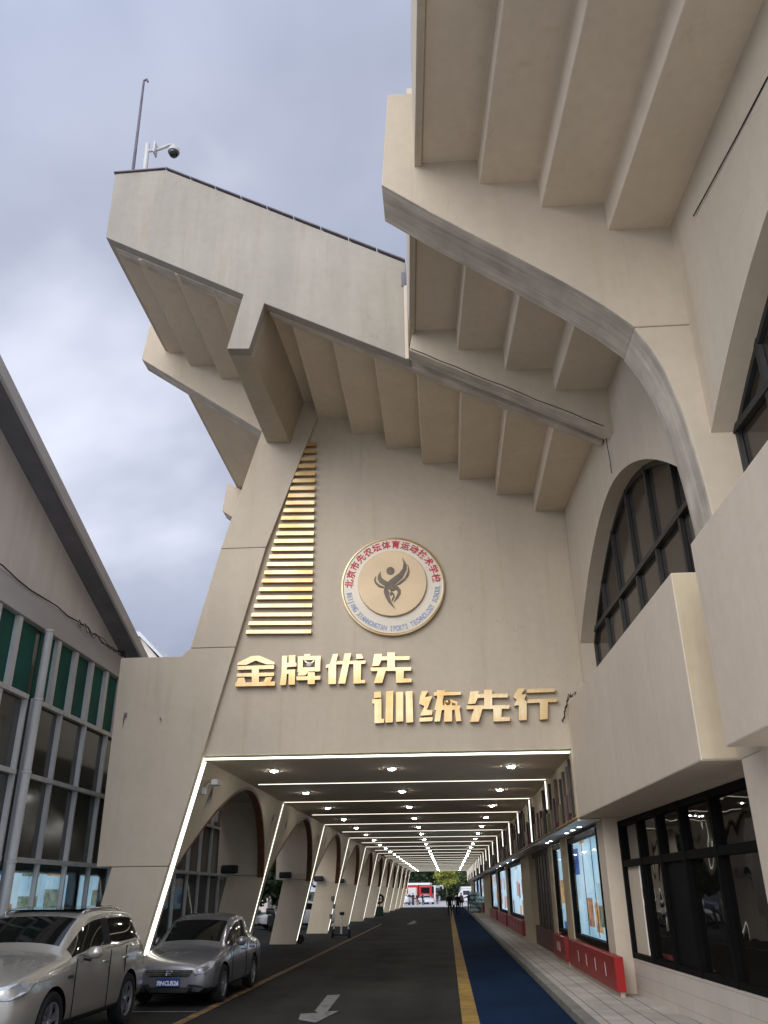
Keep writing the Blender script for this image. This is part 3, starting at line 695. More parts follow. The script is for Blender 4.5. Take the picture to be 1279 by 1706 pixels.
def runner(t, conv):
    x, z = wall_pt(*conv(548, 158)); MB().lathe([(0, -.165), (.035, -.16), (.06, -.145), (.06, -.10), (0, -.10)], 18, 'Y', (x, D, z)).build('figure_head', GOLD, t, smooth=True)
    b = MB(); pts = [wall_pt(*conv(*q)) for q in ((562, 140), (608, 156), (606, 182), (598, 182), (596, 166), (566, 160))]
    b.prism([(x, D-.142, z) for x, z in pts], (0, .03, 0)); b.build('figure_arm', GOLD, t)
letter('金', [[(65,120),(75,102),(160,62),(215,58),(312,100),(318,116),(262,116),(190,90),(125,120)], [(70,128),(312,121),(312,145),(70,153)], [(64,176),(312,170),(312,193),(64,199)],
    [(165,140),(212,139),(212,242),(165,243)], [(55,238),(318,230),(318,257),(55,263)], [(75,206),(116,204),(126,240),(62,242)], [(258,203),(302,200),(286,236),(240,238)]], c6, 'gold wall character 金, first of the upper row on the facade')
letter('牌', [[(365,60),(399,58),(397,180),(390,252),(349,254),(361,180)], [(396,106),(460,104),(460,130),(396,134)], [(409,56),(453,54),(453,107),(409,108)], [(396,152),(452,150),(450,250),(408,251),(409,180),(396,180)],
    [(470,64),(503,63),(503,167),(468,168)], [(500,63),(622,60),(621,86),(500,89)], [(584,84),(620,84),(617,163),(583,164)], [(500,138),(586,137),(586,163),(500,166)], [(514,50),(554,48),(552,66),(512,66)],
    [(478,164),(542,162),(522,190),(470,192)], [(460,198),(620,194),(618,219),(462,223)], [(536,170),(583,170),(582,247),(536,249)]], c6, 'gold wall character 牌 with a small white medal in its middle', medal)
letter('优', [[(702,48),(736,46),(723,100),(722,245),(672,247),(672,136),(655,139),(656,120),(682,112)], [(728,95),(918,91),(916,112),(722,116)], [(778,45),(823,43),(808,116),(783,243),(736,244),(766,116)],
    [(838,110),(888,109),(886,221),(915,219),(915,240),(838,244)], [(856,50),(890,48),(904,78),(858,81)]], c6, 'gold wall character 优, third in the upper row')
XIAN = [[(975,48),(1028,46),(1022,90),(1006,125),(960,128),(968,92)], [(1018,64),(1210,62),(1208,86),(1015,89)], [(1062,38),(1112,37),(1112,140),(1062,141)], [(952,138),(1220,135),(1218,158),(952,161)],
    [(1000,156),(1053,155),(1028,239),(973,241)], [(1118,154),(1172,153),(1169,210),(1222,211),(1222,235),(1120,239)]]
letter('先', XIAN, c6, 'gold wall character 先, last of the upper row')
letter('训', [[(90,93),(130,90),(135,127),(90,131)], [(78,140),(135,136),(135,260),(152,261),(150,285),(92,288),(91,165),(78,165)], [(165,90),(209,86),(206,282),(160,285)], [(226,94),(271,92),(271,276),(226,279)], [(286,90),(328,88),(333,282),(290,285)]], c7, 'gold wall character 训 of three upright bars, first of the lower row')
letter('练', [[(385,88),(426,86),(405,126),(452,118),(418,204),(453,207),(450,236),(375,241),(404,180),(370,167),(373,140)], [(372,255),(455,250),(453,274),(372,279)], [(478,84),(531,82),(516,152),(518,176),(628,178),(622,205),(464,206),(482,130)],
    [(460,96),(630,93),(628,112),(462,117)], [(528,150),(575,150),(575,277),(525,279)], [(475,204),(511,204),(500,276),(465,279)], [(590,203),(622,203),(632,274),(600,278)]], c7, 'gold wall character 练 with a small runner figure inside', runner)
letter('先', XIAN, lambda x, y: c7(665+(x-952), 80+(y-38)*.985), 'gold wall character 先, third of the lower row')
letter('行', [[(985,72),(1030,70),(1008,108),(1036,108),(1026,142),(1040,152),(1040,268),(992,270),(990,176),(960,179),(978,140),(955,126)], [(1043,76),(1218,70),(1215,93),(1040,99)], [(1045,141),(1230,134),(1228,156),(1042,163)], [(1121,156),(1172,155),(1170,262),(1121,266)]], c7, 'gold wall character 行, last of the lower row')
# ladder of gold bars
ys_ = [80,101,124,146,169,190,213,235,257,280,303,327,350,373,397,420,443,468,493,519,544,569,596,622,648]
for i, yy in enumerate(ys_):
    tt = (yy-80)/568.
    xl, xr = 380-175*tt, 415-14*tt
    q = lambda x, y: wall_pt(300+x/1.827, 700+y/1.827)
    (a0, z0), (a1, z1) = q(xl-3, yy+6), q(xr, yy+5)
    (b0, w0), (b1, w1) = q(xl, yy-5), q(xr, yy-6)
    lab = 'gold bar on the facade, %s from the top of the ladder of bars' % ORD[i] if i not in (0, 24) else ('shortest gold bar at the very top of the ladder of bars', 'longest gold bar at the bottom of the ladder of bars')[i > 0]
    t_ = thing('gold_bar', lab, 'wall bar', ((a0+a1)/2, D, min(z0, z1)), group='ladder of gold bars on the facade')
    mb = MB(); p = [(a0, z0), (a1, z1), (b1, w1), (b0, w0)]
    a = [(x, D-.12, z) for x, z in p]; b = [(x, D-.02, z) for x, z in p]
    mb.add(a+b, [(0, 1, 2, 3)], 0); mb.add(a+b, [(0, 1, 5, 4), (1, 2, 6, 5), (2, 3, 7, 6), (3, 0, 4, 7), (7, 6, 5, 4)], 1)
    mb.build('bar_body', [GOLD, GOLDS], t_)
    MB().box((a0+a1)/2-.02, (a0+a1)/2+.02, D-.019, D+.002, z0+.05, z0+.09).build('standoff', STEELP, t_)
# round school emblem
ec = onY(654.7, 977.5, D); ER = 1.165
emb = thing('round_emblem', 'round pale gold school emblem with red lettering and dancing bronze figure', 'emblem', (ec.x, D, ec.z))
MB().lathe([(0, -.10), (ER-.012, -.10), (ER, -.088), (ER, -.0), (0, -.0)], 96, 'Y', tuple(ec)).build('ring_plate', DISC, emb)
c8 = lambda x, y: (560+x/6.732, 890+y/6.732)
MB().lathe([(ER, -.0), (ER+.022, -.0), (ER+.022, -.105), (ER-.01, -.112), (ER-.03, -.101)], 96, 'Y', tuple(ec)).build('gold_rim', GOLD, emb)
ic = onY(*c8(631, 572), D)
MB().lathe([(0, -.17), (.78, -.17), (.792, -.158), (.792, -.101), (0, -.101)], 80, 'Y', (ic.x, D, ic.z)).build('inner_disc', DISC2, emb)
FIGS = [[(735,258),(765,300),(790,345),(788,400),(745,485),(690,535),(640,588),(615,640),(600,625),(545,604),(542,578),(600,515),(660,470),(705,440),(745,385),(755,320)],
        [(795,335),(812,365),(822,410),(812,465),(770,522),(715,562),(650,586),(705,540),(765,490),(800,420),(803,375)],
        [(500,418),(496,450),(510,490),(548,520),(600,545),(560,582),(520,568),(480,540),(462,500),(472,455)],
        [(448,470),(440,510),(456,545),(495,575),(540,592),(530,606),(475,592),(435,555),(423,515),(432,488)],
        [(540,600),(572,612),(592,645),(598,700),(615,755),(640,800),(665,840),(625,805),(585,765),(552,710),(532,650)],
        [(640,582),(690,586),(722,625),(718,670),(690,715),(640,765),(672,705),(690,655),(675,620),(620,640)],
        [(618,640),(645,665),(655,695),(640,725),(622,755),(628,720),(640,695),(628,670),(606,690),(602,660)]]
fg = MB()
for i, p in enumerate(FIGS):
    fg.prism([(*[onY(*c8(*q), D-.17).x], D-.171-.002*i, onY(*c8(*q), D-.17).z) for q in p], (0, -.012, 0))
hc = onY(*c8(607, 412), D-.17); fg.lathe([(0, -.185), (.094, -.185), (.094, -.171), (0, -.171)], 28, 'Y', (hc.x, D, hc.z))
fg.build('bronze_figure', FIG, emb)
def text_mesh(chars):
    """[(char, height, Matrix)] -> (verts, faces)"""
    vs, fs = [], []
    for ch, h, mtx in chars:
        cu = bpy.data.curves.new('t', 'FONT'); cu.body = ch; cu.size = h; cu.extrude = .006; cu.align_x = 'CENTER'; cu.resolution_u = 3; cu.offset = .003
        o = bpy.data.objects.new('t', cu); C.objects.link(o)
        bpy.context.view_layer.update()
        me = bpy.data.meshes.new_from_object(o.evaluated_get(bpy.context.evaluated_depsgraph_get()))
        b = len(vs); vs += [mtx @ v.co for v in me.vertices]; fs += [[b+i for i in p.vertices] for p in me.polygons]
        bpy.data.objects.remove(o); bpy.data.curves.remove(cu); bpy.data.meshes.remove(me)
    return vs, fs
def add_text(name, chars, mat, parent):
    vs, fs = text_mesh(chars); return MB().add(vs, fs).build(name, mat, parent, recalc=False)
FACE = Matrix.Rotation(R(90), 4, 'X')      # text lies in XY; stand it up facing -Y
ch = []
for i, c_ in enumerate('北京市先农坛体育运动技术学校'):
    a = R(176-i*168/13.); rr = ER*.80; h = .208
    ch.append((c_, h, Matrix.Translation((ec.x+rr*math.cos(a), D-.107, ec.z+rr*math.sin(a))) @ Matrix.Rotation(-(a-R(90)), 4, 'Y') @ FACE))
add_text('red_lettering', ch, REDTXT, emb)
ch = []; EN = 'BEIJING XIANNONGTAN SPORTS TECHNOLOGY SCHOOL'
for i, c_ in enumerate(EN):
    a = R(190+i*166./(len(EN)-1)); rr = ER*.925; h = .165
    if c_ != ' ': ch.append((c_, h, Matrix.Translation((ec.x+rr*math.cos(a), D-.107, ec.z+rr*math.sin(a))) @ Matrix.Rotation(-(a+R(90)), 4, 'Y') @ Matrix.Scale(.60, 4, (1, 0, 0)) @ FACE))
add_text('silver_lettering', ch, SILVER, emb)

# ------------------------------------------------------------------ things on and about the gateway
POST[0] = .9786
pp = thing('roof_pole', 'thin bare purple grey metal pole leaning on the high roof corner', 'pole', (-7.05, 14.5, 17.4))
MB().tube([(-7.05, 14.5, 17.36), (-7.16, 14.5, 21.2)], [.045, .03], 8).build('pole_shaft', FLASH, pp)
MB().tube([(-7.16, 14.5, 21.2), (-7.08, 14.5, 21.24), (-7.05, 14.5, 21.14)], .028, 6).build('pole_hook', FLASH, pp)
cc = thing('dome_camera', 'white dome security camera on a bracket post at the roof corner', 'security camera', (-6.74, 14.5, 17.4))
MB().tube([(-6.74, 14.5, 17.36), (-6.80, 14.5, 18.86)], .06, 10).build('post', PIPE, cc)
MB().tube([(-6.76, 14.5, 18.62), (-6.5, 14.5, 18.66), (-6.25, 14.5, 18.78), (-6.14, 14.5, 18.77), (-6.10, 14.5, 18.68)], [.035, .035, .045, .045, .045], 8).box(-6.60, -6.56, 14.4, 14.6, 18.5, 18.84).build('bracket', PIPE, cc)
MB().lathe([(.0, .0), (.10, -.01), (.135, -.06), (.145, -.16), (.0, -.17)], 20, 'Z', (-6.10, 14.5, 18.68)).build('housing', PIPE, cc, smooth=False)
MB().lathe([(.125, -.171), (.115, -.22), (.08, -.275), (.03, -.295), (0, -.30)], 20, 'Z', (-6.10, 14.5, 18.68)).build('dome', GL_CAR, cc, smooth=True)
POST[0] = None
cb_ = thing('bullet_camera', 'small white box camera mounted over the first tunnel arch', 'security camera', (-5.2, 18.9, 4.0))
MB().box(-5.14, -4.98, 18.75, 19.1, 4.04, 4.16).build('camera_body', PIPE, cb_, bevel=.015)
MB().tube([(-5.27, 18.72, 3.92), (-5.2, 18.8, 4.06), (-5.08, 18.9, 4.08)], .02, 6).box(-5.3, -5.22, 18.66, 18.78, 3.84, 3.98).build('camera_arm', ALU, cb_)
for k, lb in ((3, 'dark loudspeaker hung on the second tunnel pier'), (5, 'dark loudspeaker hung on the third tunnel pier'), (7, 'small dark loudspeaker hung on the fourth tunnel pier'), (9, 'small dark loudspeaker hung on the fifth tunnel pier')):
    y = D+S*(k-1)-.06
    sp = thing('loudspeaker', lb, 'loudspeaker', (-6.72, y, 2.42), group='loudspeakers on the tunnel piers')
    MB().box(-6.95, -6.45, y-.36, y-.10, 2.42, 2.66).build('speaker_box', DARK, sp, bevel=.05)
    MB().box(-6.76, -6.66, y-.10, y+.0, 2.5, 2.6).build('wall_mount', STEELP, sp)
def cable(label, pts, n, r, jit, seed, sag=.06):
    rr = random.Random(seed); t = thing('cable_bundle', label, 'cables', pts[0])
    mb = MB()
    for i in range(n):
        q = []
        for a, b in zip(pts, pts[1:]):
            for s in range(6):
                u = s/6; q.append(Vector(a).lerp(Vector(b), u)+Vector((rr.uniform(0, jit), rr.uniform(-jit, jit), rr.uniform(-jit, jit)*1.5-(sag if 0 < s < 6 else 0)*rr.random())))
        q.append(Vector(pts[-1])); mb.tube(q, r, 5)
    mb.build('cable_strand', RUBBER, t)
cable('thin black cable along the top of the hall eave band', [(-8.12, 10.0, 7.48), (-8.12, 14, 7.46), (-8.12, 17.5, 7.47)], 1, .014, .02, 3)
cable('tangled black cable bundle at the right end of the hall eave', [(-8.10, 17.4, 7.47), (-8.05, 18.4, 7.38), (-7.95, 19.6, 7.32), (-7.75, 19.4, 7.25), (-7.2, 18.2, 6.75)], 4, .008, .05, 3)
cable('thin dark wire dropping down the arched wall from the end rib', [(3.20, 13.58, 9.70), (3.22, 13.62, 9.3), (3.24, 13.66, 8.75)], 1, .008, .01, 8, .0)
POST[0] = .9786
cable('thin dark wire stretched along the lower edge of the end rib', [(-.36, 13.585, 11.66), (1.4, 13.585, 10.69), (3.2, 13.585, 9.70)], 1, .007, .004, 9, .02)
POST[0] = None
cable('loose black cable curling over the balcony corner by the facade', [(2.80, 17.6, 5.62), (2.66, 17.7, 5.60), (2.60, 17.9, 5.40), (2.52, 17.98, 5.12)], 3, .008, .035, 5)
for lb, pxy in (('rusty broken bolt with dark drips on the cream block', (209, 1190)), ('tiny dark nail stub on the cream block', (267, 1197))):
    p = onY(*pxy, D-.145); t_ = thing('rusty_bolt', lb, 'bolt', (p.x, D-.14, p.z))
    MB().tube([(p.x, D-.139, p.z), (p.x+.01, D-.2, p.z+.01), (p.x+.03, D-.21, p.z-.05)], .022 if pxy[0] < 250 else .012, 6).build('bolt_shaft', FLASH, t_)
    if pxy[0] < 250: MB().prism([(p.x-.03, D-.143, p.z+.03), (p.x-.045, D-.143, p.z-.12), (p.x-.03, D-.143, p.z-.33), (p.x-.012, D-.143, p.z-.12), (p.x+.04, D-.143, p.z+.03)], (0, -.002, 0)).build('rust_stain', FLASH, t_)

cable('dark seam wire along the top of the near arched wall', [tuple(onP(*q, (3.43, 9.2, 0), (1, .068, 0))) for q in ((1155, 360), (1190, 296), (1230, 222), (1279, 128))], 1, .009, .0, 11, 0)
# ------------------------------------------------------------------ glazed hall on the left
hall = thing('glazed_hall', 'grey gabled hall with green panels and tall dark windows', 'building', (-8.2, 16, 0))
HX = -8.2; YN, YF = .4, 34.0
g = [(HX-.02, YN, 7.45), (HX-.02, 21.2, 7.25), (HX-.02, 11, 10.72), (HX-.02, YN, 7.55)]
MB().prism(g, (-.3, 0, 0)).build('gable_wall', HALL, hall)
MB().box(HX-.3, HX+.06, YN, 21.6, 6.87, 7.445).build('eave_band', BAND, hall, bevel=.012)
def rake(d, x0, x1, zo, th, mat, nm):
  for A, B in (((21.9, 7.0+zo), (11.001, 7.0+10.9*.342+zo)), ((10.999, 7.0+10.9*.342+zo), (.1, 7.0+zo))):
    MB().loop([(x0, A[0], A[1]), (x1, A[0], A[1]), (x1, A[0], A[1]+th), (x0, A[0], A[1]+th)], [(x0, B[0], B[1]), (x1, B[0], B[1]), (x1, B[0], B[1]+th), (x0, B[0], B[1]+th)]).build(nm, mat, hall, bevel=.008)
rake(0, HX-9, HX+.55, .0, .07, ROOF, 'roof'); rake(0, HX+.552, HX+.62, -.19, .28, BAND, 'barge_board')
MB().box(HX-14, HX-.3, 20.0, YF, 7.0, 7.2).build('roof', ROOF, hall)
back = MB().box(HX-.9, HX-.3, YN, YF, -.02, 6.86).build('inner_wall', DARK, hall)
# window bays: posts at the measured spacing
posts = [15.0, 16.02] + [16.24+1.31*i for i in range(14)]
gm = MB()
for z0, z1, mat, nm in ((5.50, 6.86, GREEN, 'green_panel'), (2.50, 5.42, GL_HALL, 'upper_glazing')):
    MB().box(HX-.12, HX-.08, YN, 16.02, z0, z1).box(HX-.12, HX-.08, 16.24, YF, z0, z1).build(nm, mat, hall)
wf = MB()
for z in (5.44, 4.01, 2.48):
    wf.box(HX-.08, HX+.03, YN, 15.95, z-.045, z+.045).box(HX-.08, HX+.03, 16.25, YF, z-.045, z+.045)
for y in [14.9, 15.92, 16.28]+[16.24+1.31*i for i in range(1, 14)]+[13.6, 12.3, 11]:
    wf.box(HX-.079, HX+.018, y-.032, y+.032, .3, 5.39)
wf.build('window_frame', ALU, hall)
mu = MB()
for y in [14.3, 15.14]+[16.94+.92*i for i in range(18)]: MB().box(HX-.079, HX+.02, y-.075, y+.075, 5.49, 6.86).build('panel_mullion', ALU, hall)
MB().box(HX-.28, HX-.1, 15.97, 16.23, -.02, 6.86).build('dark_recess', GL_HALL, hall)
MB().add([(HX-.055, YN, .5), (HX-.055, YF, .5), (HX-.055, YF, 2.43), (HX-.055, YN, 2.43)], [(0, 1, 2, 3)]).build('ground_glazing', CLEAR, hall, recalc=False)
MB().box(HX-.3, HX+.06, YN, YF, -.02, .45).build('base_wall', BAND, hall)
pd = thing('downpipe', 'white drainpipe running down the glazed hall front', 'pipe', (HX+.12, 16.12, 0))
for i, (z0, z1) in enumerate(((0, 2.45), (2.46, 4.05), (4.06, 5.45), (5.46, 6.86))):
    MB().cyl((HX+.14, 16.12, z0), (HX+.14, 16.12, z1), .085, n=16).build('pipe_length', PIPE, pd)
    MB().lathe([(.088, z1-.05), (.10, z1-.04), (.10, z1), (.088, z1)], 16, 'Z', (HX+.14, 16.12, 0)).build('pipe_clip', ALU, pd)
for i, (y0, y1, lb) in enumerate(((13.2, 15.9, 'pale blue backlit poster nearest the street end of the hall'), (16.4, 17.3, 'backlit poster with a brown picture behind the hall glass'), (17.4, 18.45, 'backlit poster with small colour photo behind the hall glass'), (18.55, 19.5, 'pale blue backlit poster of fine lines behind the hall glass'), (20.3, 21.3, 'tall pale blue poster beside the dark gap behind the cream pier'), (22.3, 23.3, 'blue poster seen through the first tunnel arch'), (25.3, 25.9, 'narrow pale poster at the far end of the hall glass'))):
    p = thing('wall_poster', lb, 'poster', (HX-.2, (y0+y1)/2, .7), group='backlit posters inside the hall')
    MB().box(HX-.25, HX-.2, y0, y1, .62, 2.26).build('lit_panel', display('hall_poster_%d' % i, 20+i*1.7, .26, .38), p)
    MB().box(HX-.262, HX-.252, y0-.03, y1+.03, .59, 2.29).build('poster_frame', ALU, p)
ws = thing('white_shed', 'white roofed shed peeking over the cream block between hall and pier', 'building', (-20, 46, 0))
SH = [(-30, 0), (-13.9, 0), (-13.9, 12.4), (-15.1, 13.7), (-30, 18)]
MB().xz(SH, 40, 54).build('shed_wall', HALL, ws)
MB().xz([(-30, 18.03), (-15.1, 13.73), (-13.6, 12.3), (-13.6, 12.45), (-15.1, 13.95), (-30, 18.3)], 39.7, 54.3).build('shed_roof', WROOF, ws)

# ------------------------------------------------------------------ cars
def carpaint(name, col, metal=.6):
    m = M(name, col, .24, metal); m.b.inputs['Coat Weight'].default_value = .8; m.b.inputs['Coat Roughness'].default_value = .04
    m.mul(m.ramp(m.noise(400, det=1, obj=True), [(.3, .88), (.7, 1.1)])); m.mul(m.ramp(m.noise(1.5, det=4, obj=True), [(.3, .92), (.7, 1.04)])); return m.mat
CHAMP = carpaint('champagne_paint', (.50, .475, .415), .5); SILV = carpaint('grey_silver_paint', (.25, .25, .262), .55); CWHITE = carpaint('car_white', (.62, .63, .65), 0); CDARK = carpaint('car_dark', (.03, .035, .05), .3)
CHROME = flat('chrome', (.65, .65, .66), .18, .05, metal=1); LAMPG = flat('headlight_glass', (.55, .56, .57), .12, .35, metal=.5, sc=12); RIM = flat('alloy_rim', (.40, .40, .41), .3, .1, metal=.7)
PLATEB = flat('plate_blue', (.012, .045, .20), .4, .05); PLATEW = flat('plate_white', (.75, .75, .78), .5, .03)
def station_pts(s):
    y, w, zb, zm, zc, zbelt, wb, wr, zr, cr = s
    return [(0, zb), (.86*w, zb), (w*.985, zb+.10), (w, zm), (w*.985, zc), (wb, zbelt), (wr, zr-.055 if zr-zbelt > .2 else zbelt+(zr-zbelt)*.4), (wr-.075, zr-.012 if zr-zbelt > .2 else zbelt+(zr-zbelt)*.7), (wr*.52, zr+cr*.7), (0, zr+cr)]
def make_car(name, label, loc, rz, st, cab, paint_m, tyre_r, axles, W, sub=2):
    """stations from the nose (local -Y... the nose is at y = 0, the tail at y = L); cab = (cowl, roof front, B post pair, roof rear, tail glass end)"""
    car = thing(name, label, 'car', loc, rz)
    n = len(st); P = [station_pts(s) for s in st]; np_ = 10
    mb = MB()
    for i, s in enumerate(st):
        for x, z in P[i]: mb.v.append(Vector((x, s[0], z)))
        for x, z in P[i]: mb.v.append(Vector((-x, s[0], z)))
    def idx(i, j, side): return i*20+(j if side > 0 or j in (0, 9) else 10+j)
    cowl, rf, b1, b2, rr, tg = cab
    for i in range(n-1):
        for side in (1, -1):
            for j in range(9):
                f = [idx(i, j, side), idx(i+1, j, side), idx(i+1, j+1, side), idx(i, j+1, side)]
                m_ = 0
                if j == 0: m_ = 4
                if j == 1: m_ = 4
                if j == 5 and cowl <= i < tg: m_ = 2
                if j == 5 and b1 <= i < b2: m_ = 4
                if j in (7, 8) and cowl <= i < rf: m_ = 1
                if j in (7, 8) and rr <= i < tg: m_ = 3
                mb.f.append(f if side > 0 else f[::-1]); mb.m.append(m_)
    for i, rev in ((0, False), (n-1, True)):
        for j in range(9):
            if j == 0: f = [idx(i, 0, 1), idx(i, 1, 1), idx(i, 1, -1)]
            elif j == 8: f = [idx(i, 8, 1), idx(i, 9, 1), idx(i, 8, -1)]
            else: f = [idx(i, j, 1), idx(i, j+1, 1), idx(i, j+1, -1), idx(i, j, -1)]
            mb.f.append(f[::-1] if rev else f); mb.m.append(0)
    used = sorted({k for f in mb.f for k in f}); mp_ = {k: i for i, k in enumerate(used)}
    mb.v = [mb.v[k] for k in used]; mb.f = [[mp_[k] for k in f] for f in mb.f]
    tmp = mb.build('tmp', [paint_m, GL_CAR, GL_CAR, GL_CAR, RUBBER], None)
    sb = tmp.modifiers.new('s', 'SUBSURF'); sb.levels = sub; sb.render_levels = sub
    cut = MB()
    for ay in axles:
        for sx in (1, -1): cut.cyl((sx*(W/2-.30), ay, tyre_r), (sx*(W/2+.2), ay, tyre_r), tyre_r+.055, n=40)
    cu = cut.build('cut', RUBBER)
    bo = tmp.modifiers.new('b', 'BOOLEAN'); bo.operation = 'DIFFERENCE'; bo.object = cu; bo.solver = 'EXACT'
    try: bo.material_mode = 'TRANSFER'
    except Exception: pass
    bpy.context.view_layer.update()
    me = bpy.data.meshes.new_from_object(tmp.evaluated_get(bpy.context.evaluated_depsgraph_get()))
    mats = list(me.materials)
    names = ['body', 'windscreen', 'side_window', 'rear_window', 'sill_trim', 'wheel_well']
    for mi, nm in enumerate(names):
        fs = [list(p.vertices) for p in me.polygons if (p.material_index == mi if mi < 5 else p.material_index >= 5)]
        if not fs: continue
        sides = [fs] if mi not in (2, 5) else [[f for f in fs if sum(me.vertices[k].co.x for k in f)*sg > 0] for sg in (1, -1)]
        if mi == 5: sides = [[f for f in q_ if (sum(me.vertices[k].co.y for k in f)/len(f) < 2.2) == b_] for q_ in sides for b_ in (True, False)]
        for fs in sides:
          if not fs: continue
          u = sorted({k for f in fs for k in f}); q = {k: i for i, k in enumerate(u)}
          o = MB(); o.add([me.vertices[k].co for k in u], [[q[k] for k in f] for f in fs])
          ob = o.build(nm, (paint_m, GL_CAR, GL_CAR, GL_CAR, RUBBER, RUBBER)[mi], car, local=True, smooth=mi < 4, recalc=False)
          if mi < 4:
            for p in ob.data.polygons: p.use_smooth = True
            try: ob.data.set_sharp_from_angle(angle=R(40))
            except Exception: pass
    bpy.data.objects.remove(tmp); bpy.data.objects.remove(cu); bpy.data.meshes.remove(me)
    for ay in axles:
        for sx in (1, -1):
            x = sx*(W/2-.012)
            def L(r, h): return (r, x-sx*(.21-h))
            t = MB().lathe([(tyre_r*.62, x-sx*.21), (tyre_r*.93, x-sx*.205), (tyre_r, x-sx*.17), (tyre_r, x-sx*.04), (tyre_r*.94, x-sx*.004), (tyre_r*.80, x), (tyre_r*.70, x-sx*.012), (tyre_r*.62, x-sx*.03)], 40, 'X', (0, ay, tyre_r)).build('wheel', RUBBER, car, local=True, smooth=False)
            r = MB(); rr_ = tyre_r*.66
            r.lathe([(rr_, x-sx*.03), (rr_, x-sx*.010), (rr_*.92, x-sx*.014), (rr_*.91, x-sx*.05)], 40, 'X', (0, ay, tyre_r))
            r.lathe([(0, x-sx*.015), (rr_*.2, x-sx*.02), (rr_*.22, x-sx*.06)], 16, 'X', (0, ay, tyre_r))
            for k in range(5):
                for dd in (-.14, .14):
                    a = 2*math.pi*k/5+dd+.3; a2 = a-dd*.4
                    p0 = Vector((x-sx*.03, ay+math.cos(a2)*rr_*.16, tyre_r+math.sin(a2)*rr_*.16)); p1 = Vector((x-sx*.022, ay+math.cos(a)*rr_*.93, tyre_r+math.sin(a)*rr_*.93))
                    d = (p1-p0).normalized(); s = Vector((0, -d.z, d.y))*.013
                    r.loop([p0-s, p0+s, p0+s+Vector((-sx*.04, 0, 0)), p0-s+Vector((-sx*.04, 0, 0))], [p1-s*1.2, p1+s*1.2, p1+s*1.2+Vector((-sx*.04, 0, 0)), p1-s*1.2+Vector((-sx*.04, 0, 0))])
            ro = r.build('rim', RIM, None); ro.parent = t
            MB().lathe([(0, x-sx*.07), (rr_*.99, x-sx*.068), (rr_*.99, x-sx*.10), (0, x-sx*.10)], 24, 'X', (0, ay, tyre_r)).build('brake_disc', DARK, None).parent = t
    return car
def P_(name, mb, mat, par, **k): return mb.build(name, mat, par, local=True, **k)
# silver saloon
SED = [ # y, w, zb, zmid, zcrease, zbelt, wb, wr, zr, crown
 (.00, .56, .30, .40, .50, .57, .55, .48, .60, .01), (.03, .70, .22, .40, .55, .62, .68, .60, .655, .01), (.22, .80, .19, .42, .62, .70, .76, .68, .745, .02), (.60, .845, .18, .44, .68, .78, .79, .70, .825, .03),
 (.92, .86, .18, .46, .72, .83, .80, .70, .865, .03), (1.14, .865, .18, .47, .74, .87, .80, .71, .895, .03), (1.21, .866, .18, .47, .745, .885, .80, .70, .92, .03), (1.98, .87, .18, .48, .76, .94, .81, .665, 1.435, .02), (2.62, .872, .18, .48, .77, .95, .81, .665, 1.465, .025), (2.70, .872, .18, .48, .77, .95, .81, .665, 1.465, .025),
 (3.28, .87, .18, .48, .78, .955, .81, .65, 1.445, .025), (3.78, .865, .18, .49, .79, .965, .79, .62, 1.13, .03), (3.85, .86, .19, .49, .79, .965, .785, .60, 1.03, .03), (4.25, .84, .21, .48, .77, .95, .76, .62, .995, .025), (4.48, .79, .25, .46, .70, .90, .71, .60, .945, .01), (4.54, .66, .30, .45, .62, .82, .64, .56, .85, .01)]
sed = make_car('saloon_car', 'grey silver saloon with blue licence plate parked by the front pier', (-5.13, 16.9, 0), 0, SED, (6, 7, 8, 9, 10, 12), SILV, .315, (.88, 3.49), 1.74)
sed.scale = (.95, 1, 1); sed['group'] = 'cars parked at the stadium'
def emblem(mb, x, y, z, r):
    n = 24
    for i in range(n):
        a, b = 2*math.pi*i/n, 2*math.pi*(i+1)/n
        mb.loop([(x+math.cos(a)*r, y, z+math.sin(a)*r), (x+math.cos(b)*r, y, z+math.sin(b)*r), (x+math.cos(b)*r*.86, y, z+math.sin(b)*r*.86), (x+math.cos(a)*r*.86, y, z+math.sin(a)*r*.86)],
                [(x+math.cos(a)*r, y+.02, z+math.sin(a)*r), (x+math.cos(b)*r, y+.02, z+math.sin(b)*r), (x+math.cos(b)*r*.86, y+.02, z+math.sin(b)*r*.86), (x+math.cos(a)*r*.86, y+.02, z+math.sin(a)*r*.86)], caps=False)
    for p in (((-.32, .78), (0, .12)), ((.32, .78), (0, .12)), ((-.72, .45), (-.36, -.68)), ((-.36, -.68), (0, -.02)), ((0, -.02), (.36, -.68)), ((.36, -.68), (.72, .45))):
        A = Vector((x+p[0][0]*r, y, z+p[0][1]*r)); B = Vector((x+p[1][0]*r, y, z+p[1][1]*r)); d = (B-A).normalized(); s = Vector((-d.z, 0, d.x))*r*.09
        mb.prism([A-s, B-s, B+s, A+s], (0, .015, 0))
def sym(mb, pts, ext):
    mb.prism(pts, ext); mb.prism([(-x, y, z) for x, y, z in pts][::-1], ext)
def plate(car, y, z, text):
    p = P_('licence_plate', MB().box(-.22, .22, y-.012, y, z, z+.14), PLATEB, car, bevel=.004)
    chs = [('京', .088, -.172)]+[(c, .098, x) for c, x in zip(text, (-.105, -.028, .034, .088, .138, .188))]
    vs, fs = text_mesh([(c, h, Matrix.Translation((x, y-.014, z+.025)) @ FACE) for c, h, x in chs if c != ' '])
    q = MB().add(vs, fs).build('plate_text', PLATEW, None, recalc=False); q.parent = p
plate(sed, -.045, .335, 'N CU526'.replace(' ', '')[:1]+'CU526')
